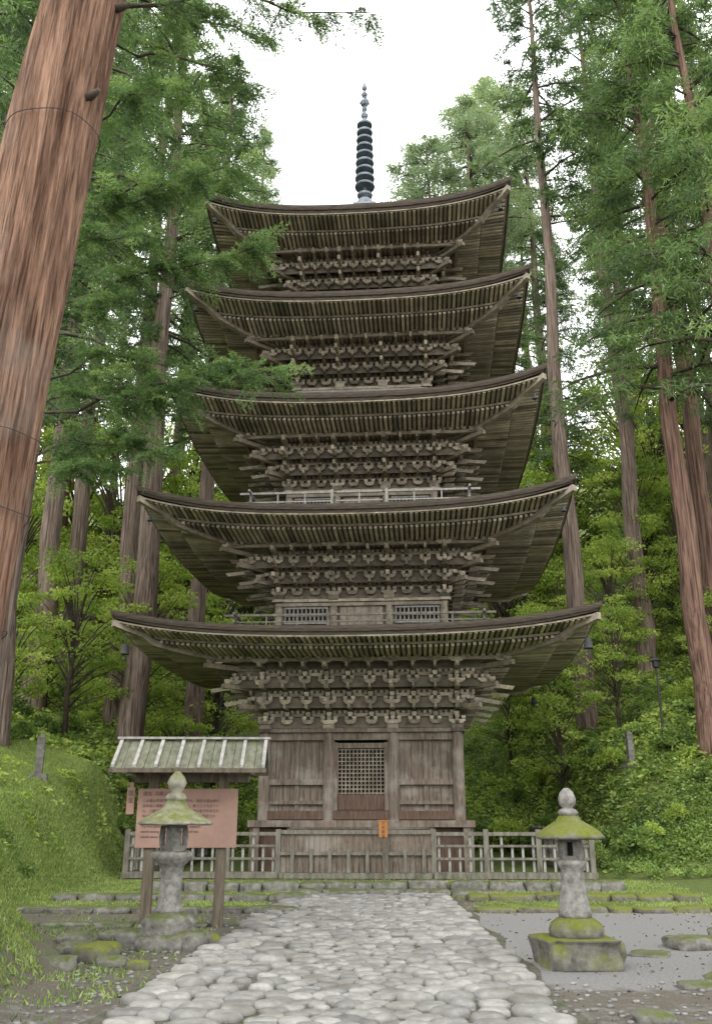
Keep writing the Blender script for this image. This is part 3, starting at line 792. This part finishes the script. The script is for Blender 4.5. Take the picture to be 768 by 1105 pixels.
# ------------------------------------------------------------------ lamp post, markers
lx, ly = 10.75, 32.0
lp = thing('street_lamp', 'slim dark garden lamp post among shrubs', 'lamp post', (lx, ly, h1(lx, ly)), 0)
mb = MB(); mb.tube([(0, 0, 0), (0, 0, 3.0)], [.05, .035], 8); mb.obj('pole', [M['iron']], lp)
mb = MB(); mb.lathe([(.05, 3.0), (.12, 3.05), (.14, 3.25), (.20, 3.27), (.05, 3.38)], 10); mb.obj('lamp_head', [M['iron']], lp)
mb = MB(); mb.tube([(0, 0, 2.6), (.35, 0, 2.75), (.4, 0, 2.6)], [.02, .02, .06], 6); mb.obj('bracket', [M['iron']], lp)
for (x, y, lb) in ((-8.7, 25.4, 'narrow upright stone marker among grass and ferns'), (9.5, 31.9, 'narrow upright stone marker between shrubs')):
    e1 = thing('stone_marker', lb, 'stone marker', (x, y, h1(x, y)), .2)
    mb = MB(); mb.box(-.10, .10, -.09, .09, -.2, 1.10); mb.hexa([(-.10, -.09, 1.10), (.10, -.09, 1.10), (.10, .09, 1.10), (-.10, .09, 1.10), (-.03, -.03, 1.22), (.03, -.03, 1.22), (.03, .03, 1.22), (-.03, .03, 1.22)])
    mb.obj('shaft', [M['moss_some']], e1)
    mb = MB(); mb.box(-.25, .25, -.2, .2, -.3, .12); mb.obj('foundation', [M['moss_some']], e1)

# ------------------------------------------------------------------ foliage
def blades(cent, R, n, ln, wd, flat=.6, droop=.35, seed=0, tint_spread=.2):
    r = np.random.default_rng(seed); K = len(cent)
    c = np.repeat(cent, n, 0); RR = np.repeat(R, n)[:, None]
    d = unit(r.normal(size=(K*n, 3))); u = r.uniform(0, 1, (K*n, 1))**.45
    pos = c+d*u*RR*np.array([1, 1, flat])
    dr = unit(d*.9+r.normal(size=(K*n, 3))*.45+np.array([0, 0, -droop]))
    b = unit(np.cross(dr, r.normal(size=(K*n, 3))))
    l = (ln*r.uniform(.6, 1.3, (K*n, 1))); w = (wd*r.uniform(.7, 1.3, (K*n, 1)))
    t = np.repeat(r.normal(.42, .19, K), n)+r.normal(0, tint_spread, K*n)*.6
    return pos, dr*l*.5, b*w*.5, np.clip(t, 0, 1)
def make_cedar(seed, H, r0, c0, Lmax, nb, nt, bpt, ln, wd, bark, low_taper=.15, Rt=.55, label='', group=None, flat=.6, tex=.55, leaf='cedar'):
    r = np.random.default_rng(seed)
    root = thing('cedar_tree', label, 'tree', (0, 0, 0), 0, group)
    mb = MB()
    zs = [0, .3, 1, 2.5, 5, 8, 12, 17, 23, 30, H*.85, H]
    zs = [z for z in zs if z < H*.86]+[H]
    wx = r.normal(0, .12, (len(zs), 2)); wx[0:3] = 0
    def rad(z): return r0*(1-(z/H)**1.15*.93)*(1+.2*math.exp(-z/.5))
    mb.tube([(wx[i, 0], wx[i, 1], z-.3 if i == 0 else z) for i, z in enumerate(zs)], [rad(z) for z in zs], 14)
    cents = []; Rs = []
    for j in range(nb):
        f = ((j+r.uniform(0, 1))/nb)**.92; z = c0+(H-c0-.5)*f; az = r.uniform(0, 2*math.pi)
        L = (Lmax*(1-f)**tex*min(1, (f+low_taper)/.3)**.5)*r.uniform(.5, 1.15)+.35
        d = np.array([math.cos(az), math.sin(az), 0]); q = np.array([-d[1], d[0], 0])
        ip = np.array([np.interp(z, zs, wx[:, 0]), np.interp(z, zs, wx[:, 1]), z])
        up = r.uniform(-.05, .35)
        def P(s): return ip+d*L*s+np.array([0, 0, L*(up*s-.42*s*s)])
        mb.tube([tuple(P(s)) for s in (0, .35, .7, 1)], [max(.02, .022*L), .018*L, .012*L, .006], 4, 1, cap=False)
        for k in range(nt):
            s = .3+.72*(k+r.uniform(0, 1))/nt
            cents.append(P(s)+q*r.normal(0, .2)*L*(.4+.6*(1-abs(s-.6)))+np.array([0, 0, r.uniform(-.35, .15)])); Rs.append(Rt*r.uniform(.5, 1.2))
    cents.append(np.array([0, 0, H])); Rs.append(.4)
    mb.obj('trunk', [bark, M['twig']], root, smooth=True)
    C, A, B, T = blades(np.array(cents), np.array(Rs), bpt, ln, wd, seed=seed, flat=flat)
    mobj('crown', leafmesh('crown', C, A, B, T, M[leaf]), root)
    return root
GRP = 'tall cedars on the forest slope'
cA = make_cedar(11, 44, .50, 17, 4.0, 90, 6, 44, .34, .06, M['bark_far'], label='tall grey-barked cedar with drooping dark green crown', group=GRP)
cB = make_cedar(12, 46, .44, 25, 3.6, 62, 6, 48, .34, .06, M['bark_far'], label='very tall cedar with long bare trunk and lacy crown', group=GRP)
cC = make_cedar(13, 38, .43, 13, 4.2, 74, 7, 80, .30, .05, M['bark_red'], label='reddish-barked cedar with clumped foliage masses', group=GRP, Rt=.8, flat=.5, low_taper=.3)
cD = make_cedar(14, 30, .33, 9.0, 3.4, 92, 7, 62, .22, .036, M['bark_far'], label='mid-sized cedar with branches reaching low down', group=GRP, Rt=.48)
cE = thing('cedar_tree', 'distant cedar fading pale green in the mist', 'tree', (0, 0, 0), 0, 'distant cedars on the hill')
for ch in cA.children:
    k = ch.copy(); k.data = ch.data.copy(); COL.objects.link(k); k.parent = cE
    if 'crown' in k.name: k.data.materials[0] = M['cedar_haze_tint']
cF = make_cedar(15, 44, .50, 26, 4.6, 80, 7, 50, .40, .07, M['bark_far'], label='distant round-topped old cedar pale against the sky', group='distant cedars on the hill', Rt=.8, tex=.28, leaf='cedar_haze_tint')
protos = {'A': cA, 'B': cB, 'C': cC, 'D': cD, 'E': cE, 'F': cF}
used = set()
def place(k, x, y, rz, s):
    loc = (x, y, h1(x, y)-.1)
    if k not in used:
        used.add(k); r = protos[k]; r.location = loc; r.rotation_euler = (0, 0, rz); r.scale = (s, s, s); return r
    return copy_tree(protos[k], loc, rz, s)
place('C', 11.95, 30.8, 1.0, 1.0)
place('C', 13.3, 28.2, 2.6, 1.0)
place('B', 9.9, 39.0, .3, 1.03)
place('B', 13.7, 42, 2.3, 1.0)
place('A', -8.4, 34.0, .8, 1.0)
place('A', -7.3, 41, 2.9, .95)
place('D', -7.9, 18.0, .5, 1.0)
place('D', -9.6, 23.5, 2.5, 1.2)
place('A', -11.5, 29, 4.5, .95)
place('A', -10.2, 38.5, 1.9, .98)
place('B', 18.0, 41, 1.7, 1.0)
place('C', 15.2, 37, 3.3, 1.1)
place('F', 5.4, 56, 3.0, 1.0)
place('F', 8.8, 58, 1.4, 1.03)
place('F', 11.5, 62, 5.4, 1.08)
R0 = random.Random(3)
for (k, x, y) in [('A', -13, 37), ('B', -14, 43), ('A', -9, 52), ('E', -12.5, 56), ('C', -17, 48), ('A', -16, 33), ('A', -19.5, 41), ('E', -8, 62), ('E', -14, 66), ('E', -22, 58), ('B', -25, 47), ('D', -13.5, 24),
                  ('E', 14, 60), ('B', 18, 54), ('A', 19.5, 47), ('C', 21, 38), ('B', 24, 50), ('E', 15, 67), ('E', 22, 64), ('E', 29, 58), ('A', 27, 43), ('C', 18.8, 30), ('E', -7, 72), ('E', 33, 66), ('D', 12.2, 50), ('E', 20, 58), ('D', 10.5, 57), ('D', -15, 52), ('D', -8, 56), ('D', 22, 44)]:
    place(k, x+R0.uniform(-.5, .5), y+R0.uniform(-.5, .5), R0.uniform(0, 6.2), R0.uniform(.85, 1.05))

def make_broad(seed, H, Rc, ncl, nl, ls, label, Rk=(.45, .85), grp='young broadleaf trees on the slope'):
    r = np.random.default_rng(seed); root = thing('broadleaf_tree', label, 'tree', group=grp)
    mb = MB(); k_ = H/7; mb.tube([(0, 0, -.2), (.1, .05, H*.3), (-.05, .1, H*.55), (.1, 0, H*.85)], [.11*k_, .09*k_, .06*k_, .02], 8)
    cents = []; Rs = []
    for k in range(ncl):
        f = r.uniform(.25, 1); az = r.uniform(0, 6.28); rr = Rc*math.sqrt(max(.05, 1-((f-.55)/.5)**2))*r.uniform(.3, 1)
        c = np.array([rr*math.cos(az), rr*math.sin(az), H*f]); cents.append(c); Rs.append(r.uniform(*Rk))
        mb.tube([(0, 0, H*f*.6), tuple(c*np.array([.5, .5, .85])), tuple(c)], [.04*k_, .025*k_, .008], 4, cap=False)
    mb.obj('trunk', [M['twig']], root, smooth=True)
    C, A, B, T = blades(np.array(cents), np.array(Rs), nl, ls, ls*.55, flat=.34, droop=.2, seed=seed)
    mobj('crown', leafmesh('crown', C, A, B, T, M['broad']), root); return root
bA = make_broad(31, 7, 2.4, 45, 95, .16, 'young broadleaf tree with bright layered leaves')
bB = make_broad(32, 5, 2.2, 38, 95, .15, 'small spreading maple with bright green leaves')
bC = make_broad(33, 14, 4.2, 95, 100, .26, 'tall bright green broadleaf tree between the cedars', (.7, 1.3))
posb = [(-8.8, 36.5, 1.1), (-7.2, 37.5, .95), (-10.5, 33, 1.0), (-12, 31, .9), (-6.6, 43, 1.2), (-13, 38, 1.1), (-9, 46, 1.2),
        (8.2, 37, .95), (10.5, 36.5, .8), (9.2, 42, 1.1), (12, 41, 1.05), (15, 36, .8), (14, 43, 1.1), (7.6, 45, 1.2), (17, 39, 1.0), (11, 47, 1.2), (17, 45, 1.1), (-14, 45, 1.2), (-16, 37, 1.1), (18.5, 33, .8)]
for i, (x, y, s) in enumerate(posb):
    pr = bA if i % 2 == 0 else bB; loc = (x, y, h1(x, y)-.1)
    if i < 2: pr.location = loc; pr.scale = (s, s, s)
    else: copy_tree(pr, loc, R0.uniform(0, 6.2), s)
for i, (x, y, s) in enumerate([(8.5, 50, 1.0), (13, 54, 1.1), (18, 50, 1.05), (22, 53, 1.1), (27, 49, 1.1), (15.5, 47.5, .75), (20, 60, 1.2), (10, 63, 1.2), (-9.5, 50, .9), (-13, 47, .95), (-17, 52, 1.1), (-7, 58, 1.0), (-12, 62, 1.2), (-20, 46, 1.0), (-16, 40, .7), (31, 56, 1.2), (23, 42, .8), (5, 60, .8), (0, 62, .7), (-4, 60, .8), (-7.5, 47, .7), (11, 51.5, .9)]):
    loc = (x, y, h1(x, y)-.2)
    if i < 1: bC.location = loc; bC.scale = (s, s, s)
    else: copy_tree(bC, loc, R0.uniform(0, 6.2), s)
def make_shrub(seed, mat, ls, nl, label):
    r = np.random.default_rng(seed); root = thing('shrub', label, 'shrub', group='shrubs on the slope')
    mb = MB(); cents = []; Rs = []
    for k in range(16):
        az = r.uniform(0, 6.28); rr = r.uniform(0, .8); z = .15+.7*(1-rr)*r.uniform(.5, 1.15)
        c = (rr*math.cos(az), rr*math.sin(az), z); cents.append(c); Rs.append(r.uniform(.2, .42))
        mb.tube([(c[0]*.1, c[1]*.1, -.1), (c[0]*.6, c[1]*.6, z*.6), c], [.02, .012, .005], 4, cap=False)
    mb.obj('stems', [M['twig']], root)
    C, A, B, T = blades(np.array(cents), np.array(Rs), nl, ls, ls*.5, flat=.7, droop=.0, seed=seed)
    mobj('foliage', leafmesh('foliage', C, A, B, T, mat), root); return root
sh = [make_shrub(41, M['shrub'], .10, 110, 'dense green shrub with small leaves'), make_shrub(42, M['shrub'], .17, 70, 'loose leafy green shrub'), make_shrub(43, M['broad'], .13, 90, 'bright green leafy shrub')]
ps = []
tries = 0
while len(ps) < 85 and tries < 5000:
    tries += 1
    if R0.random() < .34: x, y = R0.uniform(-16, -6.9), R0.uniform(30, 44)
    else: x, y = R0.uniform(6.9, 19), R0.uniform(27.3, 46)
    if h1(x, y) < .1: continue
    if any((x-a)**2+(y-b)**2 < 1.3 for a, b, _ in ps): continue
    if (8.4 < x < 10.4 and 28.5 < y < 32.0): continue
    ps.append((x, y, R0.uniform(.45, 1.0)))
ps += [(7.1, 28.6, .8), (7.7, 29.6, 1.0), (8.8, 28.0, .6), (9.8, 28.4, .6), (-7.3, 29.5, .6), (7.2, 33, 1.2), (7.3, 36, 1.6), (-7.3, 32, .9), (-7.2, 35, 1.4), (5, 38.5, 1.4), (-5, 38.5, 1.4), (2.5, 39, 1.3), (-2.5, 39, 1.3), (6.2, 38, 1.6), (-6.2, 38, 1.5)]
for i, (x, y, s) in enumerate(ps):
    pr = sh[(0, 1, 2, 2, 1)[i % 5]] if i > 2 else sh[i]; loc = (x, y, h1(x, y)-.05)
    if i < 3: pr.location = loc; pr.scale = (s, s, s)
    else: copy_tree(pr, loc, R0.uniform(0, 6.2), (s, s, s*R0.uniform(.7, 1.15)))
def cover(name, n, xr, yr, size, lift_, mat, seed, clump=24, cond=None, upright=False, wr=None, spread=.16):
    r = np.random.default_rng(seed)
    cx = r.uniform(*xr, n); cy = r.uniform(*yr, n)
    k = (HT(cx, cy) > .12) if cond is None else cond(cx, cy)
    cx, cy = cx[k], cy[k]; K = len(cx)
    x = np.repeat(cx, clump)+r.normal(0, spread, K*clump); y = np.repeat(cy, clump)+r.normal(0, spread, K*clump)
    z = HT(x, y)+r.uniform(0, 1, K*clump)*np.repeat(r.uniform(.4, 1, K), clump)*lift_
    C = np.stack([x, y, z], -1)
    if upright: A = unit(r.normal(size=(K*clump, 3))*.5+np.array([0, 0, 1.]))
    else: A = unit(r.normal(size=(K*clump, 3))*np.array([1, 1, .45]))
    B = unit(np.cross(A, r.normal(size=(K*clump, 3))))
    s = size*r.uniform(.6, 1.3, (K*clump, 1))
    patch = .14*np.sin(cx*1.1+.7*cy)*np.cos(cy*.8-cx*.5)
    T = np.clip(np.repeat(r.normal(.45, .2, K)+patch, clump)+r.normal(0, .12, K*clump), 0, 1)
    o = mobj(name, leafmesh(name, C, A*s*.5, B*s*((.09 if upright else .26) if wr is None else wr), T, mat)); o['kind'] = 'stuff'; return o
cover('undergrowth', 6000, (-17, 21), (30, 50), .17, .4, M['shrub'], 61)
cover('undergrowth', 2500, (-17, 21), (30, 46), .18, .45, M['broad'], 66, 20)
cover('undergrowth', 900, (6.9, 13), (26.5, 30), .13, .22, M['shrub'], 69, 22)
cover('fern_cover', 60, (-14, -6.8), (20, 29), .17, .16, M['broad'], 62, 22)
cover('grass', 12000, (-14, -6.0), (15, 32), .13, .035, M['grass'], 63, 28, upright=True, spread=.22)
cover('grass', 900, (-6, -3.0), (7, 16), .09, .03, M['grass'], 68, 26, upright=True, spread=.13)
cover('moss_tufts', 2200, (-7, 7.5), (16.8, 25), .08, .02, M['grass'], 64, 22, cond=lambda x, y: (np.abs(x-.3) > 2.0) | (y > 20.8), upright=True)
cover('fallen_leaves', 1100, (-5.5, 6), (5, 22), .05, .01, M['twig'], 65, 2, cond=lambda x, y: HT(x, y) < 1.3)
cover('weeds', 320, (-4.8, -2.3), (8, 16), .09, .03, M['shrub'], 67, 14, cond=lambda x, y: HT(x, y) < .8, upright=True)
def hedge(x0, x1, y, hh, label, seed):
    r = np.random.default_rng(seed); n = int((x1-x0)*10); cx = r.uniform(x0, x1, n); cy = y+r.uniform(-.4, .4, n)
    c = np.stack([cx, cy, HT(cx, cy)+r.uniform(.02, hh, n)*(.8+.2*np.sin(cx*2))], -1)
    C, A, B, T = blades(c, np.full(n, .2), 70, .07, .04, seed=seed)
    meta(mobj('hedge', leafmesh('hedge', C, A, B, T, M['shrub'])), label, 'hedge')
hedge(6.8, 12.5, 25.6, .42, 'low clipped green hedge beside the pagoda yard', 71)
hedge(-12, -6.8, 20.5, .18, 'low green hedge at the foot of the grassy slope', 72)

# ------------------------------------------------------------------ big foreground cedar
BX, BY = -4.42, 9.0
big = thing('cedar_tree', 'huge old cedar with reddish peeling bark on the grassy bank', 'tree', (BX, BY, h1(BX, BY)-.3))
bz = big.location.z
LEAN = .072
mb = MB(); n = 220; rows = 150; vs = []; fs = []
for i in range(rows+1):
    z = 17*i/rows; r_ = .60-.010*z+.25*math.exp(-z/.4); cx = LEAN*z
    for k in range(n):
        th = 2*math.pi*k/n; d = Vector((math.cos(th), math.sin(th), 0))
        w = noise.noise(Vector((d.x*1.1, d.y*1.1, z*.12)))*.05
        w += (abs(noise.noise(Vector((d.x*7+z*.12, d.y*7, z*.22))))-.2)*.09+(abs(noise.noise(Vector((d.x*22, d.y*22, z*.35+9))))-.2)*.065
        vs.append((cx+d.x*(r_+w*.75), d.y*(r_+w*.75), z))
for i in range(rows):
    for k in range(n):
        b = (k+1) % n; fs.append((i*n+k, i*n+b, (i+1)*n+b, (i+1)*n+k))
mb.add(vs, fs, 0)
for (z, az, L, r_) in ((9.3, -.5, .26, .05), (10.9, -.2, .3, .05)):
    c = LEAN*z; a = Vector((math.cos(az), math.sin(az), 0)); R_ = .60-.010*z
    p = Vector((c, 0, z))+a*(R_-.08)
    mb.tube([p, p+a*L*.6+Vector((0, 0, .03)), p+a*L+Vector((0, 0, .05))], [r_*1.3, r_, r_*.6], 8, 1)
mb.obj('trunk', [M['bark'], M['twig']], big, smooth=True)
for z in (8.9, 4.75, 3.9, 2.65):
    mb = MB(); pts_ = []; R_ = .60-.010*z+.05
    for k in range(41):
        th = 2*math.pi*k/40; pts_.append((LEAN*z+math.cos(th)*R_, math.sin(th)*R_, z+.06*math.sin(th+1)+.015*math.sin(th*5)))
    mb.tube(pts_, [.006]*41, 5, 0, cap=False); mb.obj('wire', [M['iron']], big)

def frond_blades(base, d, L, r, scale=1.0):
    C = []; A = []
    q = np.cross(d, [0, 0, 1]); q = q/max(np.linalg.norm(q), 1e-3)
    ntw = 9
    for k in range(ntw+1):
        s = k/ntw; p0 = base+d*L*s+np.array([0, 0, -.35*L*s*s])
        for sg_ in ((-1, 1) if k < ntw else (0,)):
            tl = L*.5*(1-s*.65)*r.uniform(.7, 1.2)
            td = d*.75+q*sg_*.75+np.array([0, 0, -.25])+r.normal(size=3)*.15; td /= np.linalg.norm(td)
            m = max(5, int(tl/.014))
            ss = r.uniform(0, 1, m)[:, None]
            pp = p0+td*tl*ss+np.array([0, 0, -.25])*tl*ss**2
            nd = td[None]*.8+r.normal(size=(m, 3))*.55; nd = unit(nd)
            C.append(pp+nd*.022); A.append(nd*.036*scale*r.uniform(.7, 1.2, (m, 1)))
    return np.concatenate(C), np.concatenate(A)
def near_branches(root, specs, seed, mat, nf=20, fl=(.3, .6)):
    r = np.random.default_rng(seed); mb = MB(); Cs = []; As = []; Ts = []
    for (a, b, sag, rad_, frac0) in specs:
        a = np.array(a, float); b = np.array(b, float); L = np.linalg.norm(b-a)
        jit = r.normal(0, .07, (9, 3)); jit[0] = 0
        def P(s):
            j = s*8; i0 = int(min(j, 7)); f = j-i0
            return a+(b-a)*s+np.array([0, 0, sag*4*s*(1-s)])+jit[i0]*(1-f)+jit[i0+1]*f
        mb.tube([tuple(P(s)) for s in np.linspace(0, 1, 9)], [rad_*(1-s*.85) for s in np.linspace(0, 1, 9)], 6, 0, cap=False)
        nk = int(nf*L/2.5)
        for k in range(nk):
            s = frac0+(1-frac0)*(k+r.uniform(0, 1))/nk
            az = r.normal(0, .9); dd = unit((b-a)[None])[0]
            dh = np.array([dd[0]*math.cos(az)-dd[1]*math.sin(az), dd[0]*math.sin(az)+dd[1]*math.cos(az), r.uniform(-.5, .35)]); dh /= np.linalg.norm(dh)
            sub = r.uniform(.1, .75)*(1.15-s)
            p = P(s); p2 = p+dh*sub
            mb.tube([tuple(p), tuple(p2)], [.010, .005], 4, 0, cap=False)
            for _ in range(3):
                d3 = dh+r.normal(size=3)*.45; d3 /= np.linalg.norm(d3)
                c, A_ = frond_blades(p+dh*sub*r.uniform(.4, 1), d3, r.uniform(*fl), r)
                Cs.append(c); As.append(A_); Ts.append(np.full(len(c), r.normal(.45, .2))+r.normal(0, .1, len(c)))
    C = np.concatenate(Cs); A = np.concatenate(As); T = np.clip(np.concatenate(Ts), 0, 1)
    B = unit(np.cross(A, r.normal(size=A.shape)))*.006
    mb.obj('branch', [M['twig']], root, smooth=True)
    mobj('foliage', leafmesh('foliage', C, A, B, T, mat), root)
    return len(C)
o_ = Vector((BX, BY, bz))
def rel(p): return (p[0]-o_.x, p[1]-o_.y, p[2]-o_.z)
specs = [(rel((-3.6, 9.1, 11.9)), rel((.15, 9.3, 11.8)), .25, .035, .15),
         (rel((-3.6, 9.1, 12.6)), rel((-.4, 8.4, 12.0)), .3, .035, .2),
         (rel((-3.6, 9.1, 12.2)), rel((-1.2, 10.4, 12.5)), .2, .03, .2),
         (rel((-3.5, 9.2, 11.3)), rel((-1.5, 10.2, 11.5)), .2, .03, .3)]
n1_ = near_branches(big, specs, 81, M['cedar'], nf=12, fl=(.25, .45))
t2 = thing('cedar_tree', 'younger cedar whose drooping green sprays hang beside the pagoda', 'tree', (-6.4, 13.6, h1(-6.4, 13.6)-.1))
o_ = Vector(t2.location)
mb = MB(); mb.tube([(0, 0, -.3), (.05, 0, 2), (.1, .1, 6), (.25, 0, 12), (.3, 0, 19)], [.30, .25, .21, .16, .05], 16); mb.obj('trunk', [M['bark_far']], t2, smooth=True)
ends = [(-1.25, 11, 7.6), (-1.4, 11.2, 9.6), (-3.1, 11.3, 9.8), (-1.9, 11.5, 11.3), (-2.7, 11.5, 12.9), (-2.95, 11.8, 8.0), (-3.0, 12.0, 11.3), (-2.55, 11.5, 7.1), (-3.6, 12.5, 13.6), (-3.6, 11.5, 8.8), (-2.3, 13.2, 12.2), (-3.6, 12, 6.3), (-2.6, 11.6, 6.5)]
specs = []
for e_ in ends:
    s0 = (-6.2, 13.6, e_[2]+random.uniform(-.2, .8)); specs.append((rel(s0), rel(e_), random.uniform(.1, .4), .04, .45))
n2_ = near_branches(t2, specs, 82, M['cedar_near'], nf=11, fl=(.3, .6))
print('near blades', n1_, n2_)

# ------------------------------------------------------------------ camera, light, world
cam = bpy.data.cameras.new('camera'); co_ = bpy.data.objects.new('camera', cam); COL.objects.link(co_)
cam.sensor_fit = 'VERTICAL'; cam.sensor_height = 24; cam.lens = 24*960/1105; cam.clip_end = 2000
co_.location = (0, 0, 1.6); co_.rotation_euler = (math.radians(90+18.84), 0, 0)
scene.camera = co_
w = bpy.data.worlds.new('World'); scene.world = w; w.use_nodes = True; nt = w.node_tree
bg = nt.nodes['Background']
sky = nt.nodes.new('ShaderNodeTexSky'); sky.sky_type = 'NISHITA'; sky.sun_disc = False
ELV, AZ = math.radians(40), math.radians(200)
sky.sun_elevation = ELV; sky.sun_rotation = AZ
hs = nt.nodes.new('ShaderNodeHueSaturation'); hs.inputs['Saturation'].default_value = 0.25
nt.links.new(sky.outputs[0], hs.inputs['Color'])
cl = mixc(nt, 0.8, hs.outputs[0], (24.4, 24.7, 24.8))
nt.links.new(cl, bg.inputs['Color']); bg.inputs['Strength'].default_value = 0.15
su = bpy.data.lights.new('sun', 'SUN'); so = bpy.data.objects.new('sun', su); COL.objects.link(so)
su.energy = 1.5; su.angle = math.radians(15); su.color = (1, .97, .91)
d = Vector((math.sin(AZ)*math.cos(ELV), math.cos(AZ)*math.cos(ELV), math.sin(ELV)))
so.rotation_euler = (-d).to_track_quat('-Z', 'Y').to_euler(); so.location = (0, 0, 50)
scene.view_settings.view_transform = 'Standard'; scene.view_settings.look = 'None'; scene.view_settings.exposure = 0
